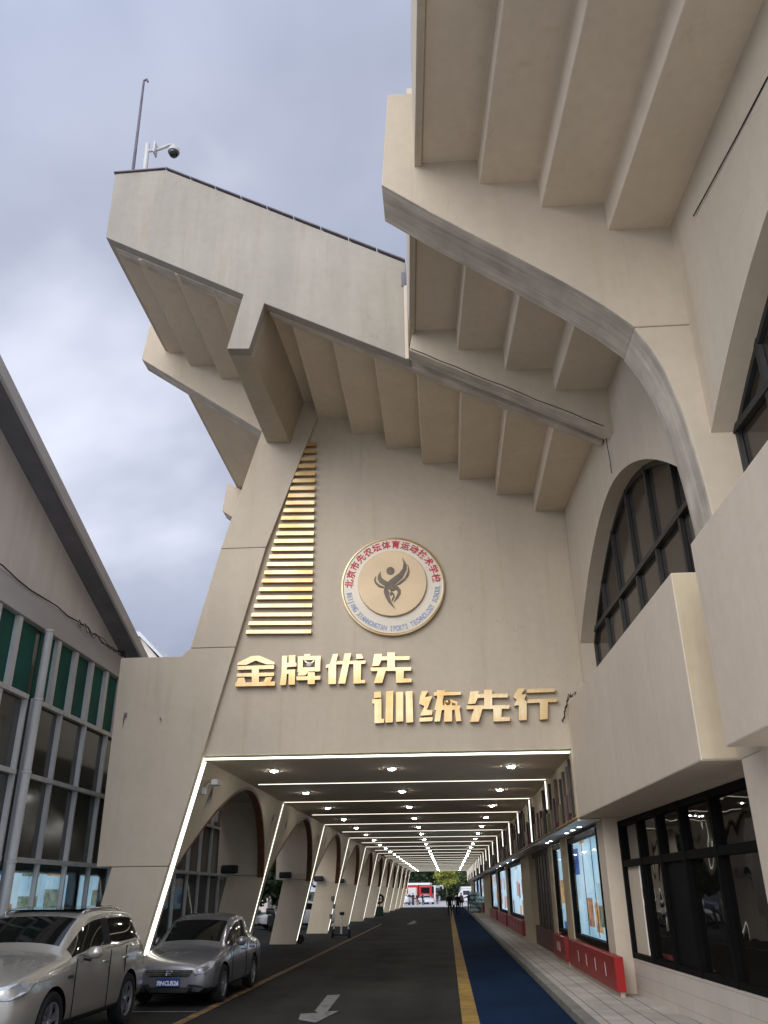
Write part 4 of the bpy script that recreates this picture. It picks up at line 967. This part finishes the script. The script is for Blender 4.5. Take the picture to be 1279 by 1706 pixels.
gr = MB().prism([(-.46, -.028, .60), (-.38, -.028, .495), (.38, -.028, .495), (.46, -.028, .60)], (0, .12, 0)); G_ = P_('grille', gr, DARK, sed, bevel=.01)
gb = MB()
for i, z in enumerate((.515, .545, .575)): gb.box(-.40-.02*i, .40+.02*i, -.042, -.03, z, z+.012)
gb.build('grille_bar', CHROME, None).parent = G_
eb = MB(); emblem(eb, 0, -.062, .555, .062); eb.build('badge', CHROME, None).parent = G_
P_('bumper_intake', MB().prism([(-.44, -.02, .33), (-.36, -.02, .235), (.36, -.02, .235), (.44, -.02, .33)], (0, .1, 0)), DARK, sed, bevel=.01)
for sx in (1, -1):
    hl = [(sx*.44, -.012, .60), (sx*.50, .0, .505), (sx*.66, .05, .535), (sx*.775, .20, .615), (sx*.795, .36, .715), (sx*.70, .17, .715)]
    P_('headlight', MB().prism(hl, (sx*.012, -.028, .018)), LAMPG, sed, bevel=.012)
    P_('fog_lamp', MB().prism([(sx*.48, -.005, .33), (sx*.46, -.005, .255), (sx*.60, .02, .25), (sx*.70, .08, .315)], (0, -.02, 0)), DARK, sed, bevel=.008)
    P_('mirror', MB().lathe([(0, -.10), (.055, -.085), (.085, -.02), (.085, .05), (.05, .09), (0, .10)], 14, 'X', (sx*.93, 1.80, .985)), SILV, sed, smooth=True)
    [P_('door_handle', MB().box(sx*.872-.014, sx*.872+.014, a_, a_+.2, .805, .835), SILV, sed, bevel=.008) for a_ in (2.35, 3.15)]
    [P_('door_gap', MB().box(sx*x_-.006, sx*x_+.006, a_, a_+.012, b_, c_), RUBBER, sed) for x_, a_, b_, c_ in ((.868, 2.64, .25, .93), (.866, 1.46, .28, .90), (.866, 3.60, .55, .94))]
P_('wiper', MB().tube([(-.5, 1.43, 1.0), (.1, 1.42, .995)], .012, 5), RUBBER, sed)
# champagne off-roader
SUV = [
 (.00, .60, .34, .50, .66, .76, .58, .50, .80, .01), (.04, .76, .26, .50, .72, .83, .72, .62, .865, .02), (.28, .87, .22, .52, .80, .91, .82, .70, .96, .03), (.70, .91, .22, .55, .86, .98, .84, .72, 1.04, .04),
 (1.12, .92, .22, .57, .90, 1.03, .84, .74, 1.09, .045), (1.34, .922, .22, .58, .92, 1.06, .84, .74, 1.115, .045), (1.42, .922, .22, .58, .925, 1.075, .84, .735, 1.15, .045), (2.05, .925, .22, .59, .94, 1.10, .86, .715, 1.63, .02), (2.72, .925, .22, .59, .95, 1.115, .86, .72, 1.66, .025), (2.80, .925, .22, .59, .95, 1.117, .86, .72, 1.66, .025),
 (3.50, .925, .22, .60, .96, 1.14, .855, .71, 1.65, .025), (3.9, .92, .22, .60, .965, 1.16, .85, .70, 1.635, .02), (4.20, .91, .24, .60, .97, 1.18, .83, .68, 1.61, .02), (4.52, .88, .28, .58, .95, 1.16, .78, .64, 1.24, .02), (4.62, .84, .32, .56, .90, 1.08, .74, .62, 1.12, .01), (4.68, .70, .36, .55, .82, 1.0, .64, .56, 1.04, .01)]
suv = make_car('parked_suv', 'champagne off-roader with roof rails and black glass roof, nearest the camera', (-6.07, 11.15, 0), 0, SUV, (6, 7, 8, 9, 12, 13), CHAMP, .36, (.93, 3.72), 1.85)
suv['group'] = 'cars parked at the stadium'
for sx in (1, -1):
    P_('roof_rail', MB().tube([(sx*.60, 2.25, 1.61), (sx*.605, 2.40, 1.655), (sx*.605, 3.0, 1.675), (sx*.60, 3.6, 1.665), (sx*.595, 3.85, 1.62)], .017, 8), CHROME, suv, smooth=True)
    P_('mirror', MB().lathe([(0, -.11), (.05, -.095), (.078, -.03), (.08, .05), (.055, .10), (0, .11)], 16, 'X', (sx*1.0, 1.88, 1.11)), CHAMP, suv, smooth=True)
    P_('mirror_foot', MB().tube([(sx*.86, 1.86, 1.05), (sx*.97, 1.88, 1.03)], .035, 8), DARK, suv)
    hl = [(sx*.46, -.005, .80), (sx*.48, .0, .68), (sx*.74, .06, .69), (sx*.86, .24, .76), (sx*.87, .42, .86), (sx*.76, .16, .86)]
    h_ = P_('headlight', MB().prism(hl, (sx*.014, -.03, .018)), LAMPG, suv, bevel=.012)
    [P_('door_handle', MB().box(sx*.925-.016, sx*.925+.016, a_, a_+.22, .94, .975), CHAMP, suv, bevel=.01) for a_ in (2.45, 3.28)]
    [P_('door_gap', MB().box(sx*x_-.006, sx*x_+.006, a_, a_+.012, b_, c_), RUBBER, suv) for x_, a_, b_, c_ in ((.922, 2.75, .3, 1.10), (.920, 1.50, .32, 1.06), (.918, 3.42, .75, 1.13))]
    P_('window_trim', MB().tube([(sx*.852, 1.6, 1.083), (sx*.854, 2.4, 1.115), (sx*.852, 3.4, 1.145), (sx*.838, 4.05, 1.185)], .009, 6), CHROME, suv)
    P_('fender_badge', MB().box(sx*.918-.012, sx*.918+.012, 1.30, 1.42, .83, .87), DARK, suv, bevel=.004)
P_('glass_roof', MB().loop([(-.55, 2.2, 1.655), (.55, 2.2, 1.655), (.55, 2.2, 1.663), (-.55, 2.2, 1.663)], [(-.54, 3.6, 1.688), (.54, 3.6, 1.688), (.54, 3.6, 1.696), (-.54, 3.6, 1.696)]), GL_CAR, suv)
P_('grille', MB().prism([(-.44, -.022, .79), (-.40, -.022, .66), (.40, -.022, .66), (.44, -.022, .79)], (0, .08, 0)), DARK, suv, bevel=.01)
P_('wiper', MB().tube([(-.55, 1.46, 1.18), (.15, 1.44, 1.175)], .013, 5), RUBBER, suv)
# far cars
def far_car(label, loc, rz, pm, st=SUV, cab=(6, 7, 8, 9, 12, 13), ax=(.93, 3.72), W=1.85, r=.36, nm='parked_car'):
    c = make_car(nm, label, loc, rz, st, cab, pm, r, ax, W, sub=1); c['group'] = 'cars parked at the stadium'; return c
far_car('white saloon outside the tunnel, seen between the second and third piers', (-11.0, 52, 0), R(-62), CWHITE, SED, (6, 7, 8, 9, 10, 12), (.88, 3.49), 1.74, .315)
far_car('dark blue car outside behind the white saloon', (-12.6, 58, 0), R(40), CDARK)
far_car('white car with its tail to the tunnel beside the red engine', (-6.5, 150, 0), R(170), CWHITE)
far_car('small white car in front of the red engine', (-3.1, 152, 0), R(20), CWHITE, SED, (6, 7, 8, 9, 10, 12), (.88, 3.49), 1.74, .315)
# fire engine, minibus, white coach
REDV = flat('engine_red', (.42, .016, .014), .35, .1)
def wheels(v, xs, ys, r):
    for y in ys:
        for x in xs: P_('wheel', MB().cyl((x-.14, y, r), (x+.14, y, r), r, n=24), RUBBER, v)
v = thing('fire_engine', 'red fire engine with white roof standing beyond the tunnel end', 'fire engine', (-2.75, 160, 0), R(82))
P_('body', MB().box(-1.25, 1.25, 2.4, 8.2, .7, 3.0), REDV, v, bevel=.06); P_('cab', MB().xz([(-1.25, .6), (1.25, .6), (1.25, 2.9), (-1.25, 2.9)], 0, 2.3), REDV, v, bevel=.15)
P_('roof', MB().box(-1.2, 1.2, .3, 8.0, 3.0, 3.35), WHITE, v, bevel=.05); P_('windscreen', MB().box(-1.1, 1.1, -.02, .1, 1.7, 2.7), GL_CAR, v)
for x in (-1.27, 1.25):
    P_('side_window', MB().box(x, x+.02, .4, 1.9, 1.7, 2.6), GL_CAR, v)
    for i in range(3): P_('roller_shutter', MB().box(x, x+.02, 2.7+i*1.8, 4.2+i*1.8, 1.0, 2.6), ALU, v)
P_('bumper', MB().box(-1.2, 1.2, -.15, 0, .45, .9), WHITE, v); wheels(v, (-1.1, 1.1), (1.2, 6.2), .5)
v = thing('minibus', 'white minibus parked side-on beyond the tunnel end', 'minibus', (1.3, 170, 0), R(-80))
P_('body', MB().loop([(-.95, 0, .4), (.95, 0, .4), (.95, 0, 1.1), (-.95, 0, 1.1)], [(-.95, .7, .35), (.95, .7, .35), (.9, 1.0, 2.3), (-.9, 1.0, 2.3)]).box(-.95, .95, .9, 5.6, .35, 2.35), CWHITE, v, bevel=.06)
P_('roof', MB().box(-.9, .9, .95, 5.5, 2.352, 2.75), CWHITE, v, bevel=.12)
for x in (-.972, .952):
    for i in range(3): P_('side_window', MB().box(x, x+.02, 1.2+i*1.45, 2.45+i*1.45, 1.35, 2.05), GL_CAR, v)
P_('windscreen', MB().loop([(-.8, .10, 1.2), (.8, .10, 1.2), (.8, .62, 2.1), (-.8, .62, 2.1)], [(-.8, .13, 1.18), (.8, .13, 1.18), (.8, .65, 2.08), (-.8, .65, 2.08)]), GL_CAR, v); wheels(v, (-.85, .85), (1.0, 4.5), .34)
v = thing('white_coach', 'white coach with dark windscreen and big mirror beside the fire engine', 'coach', (-2.0, 172, 0), R(70))
P_('body', MB().box(-1.25, 1.25, 0, 9, .4, 3.0), CWHITE, v, bevel=.15); P_('windscreen', MB().box(-1.15, 1.15, -.03, .05, 1.2, 2.6), GL_CAR, v)
P_('mirror', MB().tube([(1.2, -.05, 2.9), (1.55, -.35, 2.95), (1.7, -.4, 2.4)], .12, 8), WHITE, v); wheels(v, (-1.1, 1.1), (1.8, 6.8), .48)

# ------------------------------------------------------------------ people
SKIN = flat('skin', (.35, .20, .14), .6, .05); HAIR = flat('black_hair', (.012, .010, .009), .6, .2)
def person(label, loc, rz, top, leg, h=1.72, arms='down', stride=.18, bag=False):
    p = thing('person', label, 'person', loc, rz)
    k = h/1.72
    L = {'pel': (0, 0, .93), 'wst': (0, 0, 1.08), 'che': (0, -.01, 1.32), 'nek': (0, 0, 1.47), 'hd0': (0, -.015, 1.56), 'hd1': (0, -.02, 1.66)}
    E_ = [('pel', 'wst'), ('wst', 'che'), ('che', 'nek'), ('nek', 'hd0'), ('hd0', 'hd1')]
    rad = {'pel': (.15, .11), 'wst': (.14, .10), 'che': (.17, .115), 'nek': (.062, .062), 'hd0': (.075, .09), 'hd1': (.078, .095)}
    for sx, t in ((1, 'R'), (-1, 'L')):
        st = stride*sx
        L.update({'hip'+t: (.095*sx, 0, .88), 'kne'+t: (.10*sx, -st*.6, .48), 'ank'+t: (.10*sx, -st+.02, .09), 'toe'+t: (.115*sx, -st-.15, .04)})
        E_ += [('pel', 'hip'+t), ('hip'+t, 'kne'+t), ('kne'+t, 'ank'+t), ('ank'+t, 'toe'+t)]
        rad.update({'hip'+t: (.095, .10), 'kne'+t: (.065, .068), 'ank'+t: (.045, .05), 'toe'+t: (.04, .032)})
        sh = (.185*sx, 0, 1.41)
        if arms == 'down': el, wr, hd = (.235*sx, st*.5+.02, 1.14), (.23*sx, st*.6-.08, .90), (.225*sx, st*.6-.13, .81)
        elif arms == 'reach' and sx > 0: el, wr, hd = (.42, -.10, 1.30), (.66, -.16, 1.24), (.76, -.17, 1.22)
        else: el, wr, hd = (.25*sx, -.02, 1.15), (.15*sx, -.24, 1.08), (.10*sx, -.30, 1.08)
        L.update({'sho'+t: sh, 'elb'+t: el, 'wri'+t: wr, 'han'+t: hd})
        E_ += [('che', 'sho'+t), ('sho'+t, 'elb'+t), ('elb'+t, 'wri'+t), ('wri'+t, 'han'+t)]
        rad.update({'sho'+t: (.068, .068), 'elb'+t: (.048, .048), 'wri'+t: (.036, .036), 'han'+t: (.035, .045)})
    ks = list(L); me = bpy.data.meshes.new('tmp'); me.from_pydata([Vector(L[q])*k for q in ks], [(ks.index(a), ks.index(b)) for a, b in E_], [])
    o = bpy.data.objects.new('tmp', me); C.objects.link(o)
    sk = o.modifiers.new('s', 'SKIN'); sk.use_smooth_shade = True
    for q, dta in zip(ks, me.skin_vertices[0].data): dta.radius = [r*k for r in rad[q]]; dta.use_root = q == 'pel'
    ss = o.modifiers.new('u', 'SUBSURF'); ss.levels = 1; ss.render_levels = 1
    bpy.context.view_layer.update()
    m2 = bpy.data.meshes.new_from_object(o.evaluated_get(bpy.context.evaluated_depsgraph_get()))
    bpy.data.objects.remove(o)
    for mt in (top, leg, SKIN, RUBBER): m2.materials.append(mt)
    hands = [Vector(L['han'+t])*k for t in 'RL']
    for pl in m2.polygons:
        c = pl.center; pl.use_smooth = True
        z = c.z/k
        if z > 1.47 or any((c-hh).length < .075 for hh in hands): pl.material_index = 2
        elif z < .08: pl.material_index = 3
        elif z < .93 and abs(c.x) < .19*k: pl.material_index = 1
    b = bpy.data.objects.new('body', m2); C.objects.link(b); b.parent = p; WM[b] = WM[p].copy()
    P_('hair', MB().lathe([(0, .125), (.06, .11), (.092, .06), (.097, .0), (.085, -.05), (0, -.03)], 14, 'Z', (0, .018*k, 1.665*k)), HAIR, p, smooth=True)
    fc = MB().box(-.045, -.025, -.118, -.108, 1.63, 1.645).box(.025, .045, -.118, -.108, 1.63, 1.645).box(-.025, .025, -.112, -.104, 1.565, 1.573)
    if k == 1: P_('face_features', fc, HAIR, p)
    if bag: P_('shoulder_bag', MB().box(-.42, -.24, -.05, .28, .62, .92), DARK, p, bevel=.05)
    return p
BLK = flat('black_cloth', (.013, .013, .015), .9); NAVY = flat('navy_cloth', (.02, .024, .05), .9); GREY = flat('grey_cloth', (.20, .20, .20), .9); KHAKI = flat('ochre_cloth', (.22, .14, .05), .9); PURP = flat('purple_blue_cloth', (.07, .07, .16), .9)
person('person in black walking away along the yellow line, bag at the side', (.05, 76, 0), R(180), BLK, BLK, 1.76, 'down', .24, True)
person('person in black walking just ahead on the yellow line', (.75, 80, 0), R(180), BLK, BLK, 1.72, 'down', .2)
person('person in grey jacket standing on the cycle lane beyond', (1.5, 112, 0), R(180), GREY, BLK, 1.7, 'down', .08)
person('person in black reaching an arm out over the sacks', (2.0, 92, 0), R(180), BLK, NAVY, 1.74, 'reach', .1)
person('person in dark clothes, left end of the chatting group on the plaza', (-5.6, 143, 0), R(200), BLK, BLK, 1.75, 'fold', .06)
person('person in ochre trousers in the chatting group on the plaza', (-4.95, 143.5, 0), R(160), NAVY, KHAKI, 1.7, 'fold', .06)
person('person in navy, right end of the chatting group on the plaza', (-4.1, 143, 0), R(120), NAVY, NAVY, 1.76, 'down', .06)
person('person in dark clothes standing alone right of the white cars', (-1.9, 150, 0), R(170), BLK, NAVY, 1.8, 'down', .1)
person('person in purple blue jacket beside a bicycle outside the third pier', (-8.35, 51, 0), R(150), PURP, BLK, 1.72, 'down', .12)
# ------------------------------------------------------------------ small things in the tunnel
bk = thing('bicycle', 'dark bicycle standing beside the purple jacket outside the third pier', 'bicycle', (-8.6, 48.4, 0), R(75))
for y in (-.52, .52):
    w = MB(); n = 28; ring = [(0, y+.33*math.cos(2*math.pi*i/n), .34+.33*math.sin(2*math.pi*i/n)) for i in range(n+1)]; w.tube(ring, .022, 6)
    for i in range(8): w.tube([(0, y, .34), (0, y+.32*math.cos(math.pi*i/4), .34+.32*math.sin(math.pi*i/4))], .004, 4)
    P_('wheel', w, RUBBER, bk)
P_('frame', MB().tube([(0, .52, .34), (0, .1, .34), (0, .2, .85)], .02, 6).tube([(0, .1, .34), (0, -.36, .78), (0, .18, .76)], .02, 6).tube([(0, -.52, .34), (0, -.34, .98)], .02, 6), CDARK, bk)
P_('handlebar', MB().tube([(-.28, -.28, 1.0), (0, -.34, 1.0), (.28, -.28, 1.0)], .016, 6), RUBBER, bk); P_('saddle', MB().box(-.07, .07, .08, .34, .86, .92), RUBBER, bk, bevel=.02)
ps = onZ(568, 1563)
sc_ = thing('balance_scooter', 'white self-balancing scooter with black base parked at a tunnel pier', 'scooter', (ps.x, ps.y, 0))
P_('foot_deck', MB().xz([(-.36, .10), (.36, .10), (.40, .22), (.2, .17), (-.2, .17), (-.40, .22)], -.1, .1), DARK, sc_, bevel=.02)
for x in (-.42, .34): P_('wheel', MB().cyl((x, 0, .19), (x+.08, 0, .19), .19, n=24), RUBBER, sc_)
for x in (-.36, .36): P_('fender', MB().tube([(x, -.05, .38), (x*.92, 0, .43), (x*.84, .05, .38)], .03, 6), WHITE, sc_)
P_('steering_stick', MB().tube([(0, .02, .17), (.01, .03, .62), (.03, .02, .95)], [.045, .035, .03], 8), WHITE, sc_); P_('knee_pad', MB().box(-.08, .14, -.05, .05, .93, 1.07), DARK, sc_, bevel=.03)
pf = onZ(632, 1526)
fn = thing('standing_fan', 'dark standing fan with round ring head at a far tunnel pier', 'fan', (pf.x, pf.y, 0))
P_('fan_base', MB().box(-.35, .35, -.2, .2, 0, .75), flat('dark_green_box', (.01, .03, .02), .6), fn, bevel=.05); P_('fan_post', MB().cyl((0, 0, .75), (0, 0, 1.05), .05), DARK, fn)
P_('fan_head', MB().tube([(.33*math.cos(i*math.pi/12), 0, 1.35+.33*math.sin(i*math.pi/12)) for i in range(25)], .09, 8), RUBBER, fn)
P_('fan_blade', MB().box(-.26, .26, -.01, .01, 1.30, 1.40).box(-.05, .05, -.012, .012, 1.08, 1.62), DARK, fn)
sw = [(553.5, 1497), (556.5, 1510), (551, 1527)]
for i, q in enumerate(sw):
    y = D+S*6-.12; p = onY(*q, y)
    t_ = thing('switch_box', 'small dark switch box on the fourth pier edge, %s of three' % ('top', 'middle', 'bottom')[i], 'switch box', (p.x, y, p.z)); P_('box_body', MB().box(-.06, .06, -.05, .06, -.11, .11), DARK, t_, bevel=.01); P_('box_lid', MB().box(-.05, .05, -.06, -.051, -.10, .10), STEELP, t_)
pm_ = onZ(452, 1552)
mo = thing('moped', 'black moped parked in front of the white saloon beyond the second pier', 'moped', (pm_.x, pm_.y, 0), R(20))
for y in (-.6, .6): P_('wheel', MB().cyl((-.06, y, .27), (.06, y, .27), .27, n=22), RUBBER, mo)
P_('body', MB().loop([(-.13, -.45, .3), (.13, -.45, .3), (.13, -.38, .95), (-.13, -.38, .95)], [(-.12, -.32, .3), (.12, -.32, .3), (.12, -.30, .95), (-.12, -.30, .95)]).box(-.14, .14, -.32, .1, .26, .34).box(-.15, .15, .1, .75, .3, .68), DARK, mo, bevel=.04)
P_('seat', MB().box(-.14, .14, .08, .72, .69, .78), RUBBER, mo, bevel=.03); P_('handlebar', MB().tube([(-.33, -.3, 1.02), (0, -.4, 1.0), (.33, -.3, 1.02)], .02, 6), STEELP, mo)
P_('rear_box', MB().box(-.2, .2, .62, .98, .80, 1.12), DARK, mo, bevel=.03)
pd_ = onZ(486, 1572); m2_ = copy_tree(mo); m2_.location = (pd_.x, pd_.y, 0); m2_.rotation_euler.z = R(75); m2_.scale = (.62, .62, .62); m2_['label'] = 'small black scooter parked at the foot of the third tunnel pier'
# heap of sacks
rr = random.Random(4); hp = (2.85, 84.5)
bag = None
k = 0
for row, cnt in enumerate((4, 4, 3, 3, 2)):
    for c_ in range(cnt):
        x = hp[0]-.75+c_*.5+.12*(row % 2)+rr.uniform(-.06, .06); z = .114+row*.34; y = hp[1]+rr.uniform(-.25, .25)+row*.12
        side = ('left', 'second from left', 'third from left', 'right')[c_] if c_ < cnt-1 else 'right'
        lab = 'pale green sack in the far heap, %s in its %s layer' % (side, ('bottom', 'second', 'third', 'fourth', 'top')[row])
        t_ = thing('sack', lab, 'sack', (x, y, z), rr.uniform(-.5, .5), 'heap of sacks on the pavement')
        s = MB().rings([[(a*(.5 if e else 1)*.30+.02*rr.uniform(-1, 1), yy, .17+b*(.5 if e else 1)*.17+.02*rr.uniform(-1, 1)) for a, b in [(math.cos(q*math.pi/5), math.sin(q*math.pi/5)) for q in range(10)]] for yy, e in ((-.48, 1), (-.36, 0), (0, 0), (.36, 0), (.48, 1))])
        P_('sack_body', s, (SACK, SACK, SACK2)[k % 3], t_, smooth=True); P_('tied_end', MB().cyl((0, -.56, .17), (0, -.47, .17), .05, .09, 8), WHITE, t_); k += 1

# ------------------------------------------------------------------ trees
def leafmat(name, c1, c2):
    m = M(name, c1, .6, spec=.3); m.mix(m.ramp(m.noise(.9, det=3), [(.4, 0.), (.6, 1.)]), c2); return m.mat
LF1 = leafmat('yellow_green_leaf', (.24, .25, .035), (.12, .15, .025)); LF2 = leafmat('dark_leaf_mass', (.035, .060, .022), (.018, .034, .014)); LF3 = leafmat('mid_green_leaf', (.06, .085, .025), (.03, .05, .016))
BARK = flat('bark', (.09, .075, .06), .9, .3)
def tree_meshes(h, r, n, leaf, seed, lm, trunk_h):
    rr = random.Random(seed); tr = MB(); tips = []
    tr.tube([(0, 0, -.05), (.05, .03, trunk_h*.5), (0, .05, trunk_h), (.1, 0, h*.72)], [.02*h, .015*h, .013*h, .004*h], 8)
    for i in range(10):
        a = rr.uniform(0, 6.28); z0 = trunk_h*rr.uniform(.75, 1.2); e = Vector((math.cos(a)*r*rr.uniform(.5, .95), math.sin(a)*r*rr.uniform(.5, .95), rr.uniform(trunk_h*.95, h*.9)))
        tr.tube([(0, .03, z0), (e.x*.5, e.y*.5, (z0+e.z)*.5+.2), tuple(e)], [.008*h, .005*h, .002*h], 6); tips.append(e)
    tips += [Vector((rr.gauss(0, r*.45), rr.gauss(0, r*.45), rr.uniform(trunk_h*.9, h))) for _ in range(26)]
    lf = MB()
    for t in tips:
        cr = r*rr.uniform(.22, .42)
        for _ in range(n//len(tips)):
            p = t+Vector((rr.gauss(0, 1), rr.gauss(0, 1), rr.gauss(0, .75)))*cr*.6
            u = Vector((rr.uniform(-1, 1), rr.uniform(-1, 1), rr.uniform(-1, 1))).normalized(); v = u.orthogonal().normalized(); s = leaf*rr.uniform(.6, 1.3)
            lf.add([p-u*s, p+v*s*.6, p+u*s, p-v*s*.6], [(0, 1, 2, 3)])
    return tr, lf
def tree(name, label, loc, h, r, n, leaf, seed, lm, trunk_h, group=None):
    t = thing(name, label, 'tree', loc, random.uniform(0, 6), group); a, b = tree_meshes(h, r, n, leaf, seed, lm, trunk_h)
    P_('trunk', a, BARK, t, smooth=True); P_('crown', b, lm, t, recalc=False); return t
tree('broadleaf_tree', 'yellow green tree with pale straight trunk beyond the tunnel end', (-.35, 186, 0), 6.6, 2.2, 2600, .22, 3, LF1, 3.4)
tree('broadleaf_tree', 'mid green tree right of the yellow green one, behind the minibus', (3.6, 190, 0), 6.0, 2.0, 2000, .25, 8, LF3, 2.6)
d0 = tree('dark_tree', 'dark tree behind the fire engine, leftmost in the far row', (-14, 205, 0), 11, 4.5, 6500, .42, 11, LF2, 1.5, 'dark trees beyond the plaza')
for i, (x, y, s) in enumerate(((-8.5, 208, .95), (-3.5, 212, 1.05), (1.5, 209, .9), (6.5, 211, 1.1), (12, 206, 1.0))):
    c = copy_tree(d0); c.location = (x, y, 0); c.scale = (s, s, s); c.rotation_euler.z = i*1.3; c['label'] = 'dark tree beyond the plaza, %s from the left in the far row' % ORD[i+1]
for i, (x, y, s, lb) in enumerate(((-22, 62, .8, 'dark tree outside the tunnel, seen left of the second pier'), (-19, 74, .85, 'dark tree outside the tunnel, seen past the third pier'), (-17, 90, .85, 'dark tree outside the tunnel, farthest along the outer road'))):
    c = copy_tree(d0); c.location = (x, y, 0); c.scale = (s, s, s); c.rotation_euler.z = i*2+.5; c['label'] = lb; c['group'] = 'dark trees outside the tunnel'
fb = thing('distant_block', 'plain pale building outside, behind the white saloon', 'building', (-30, 105, 0))
MB().box(-40, -20, 100, 112, 0, 12).build('block_wall', HALL, fb); wn_ = MB()
for i in range(6):
    for j in range(3): wn_.box(-39+i*3.2, -37.2+i*3.2, 99.93, 99.99, 1.5+j*3.5, 3.4+j*3.5)
wn_.build('window', GL_HALL, fb)
gw = thing('garden_wall', 'low dark hedge wall behind the plaza cars', 'wall', (0, 222, 0)); MB().box(-60, 60, 221, 222, -.02, 2.2).build('wall_body', flat('dark_wall', (.05, .055, .045), .9), gw)
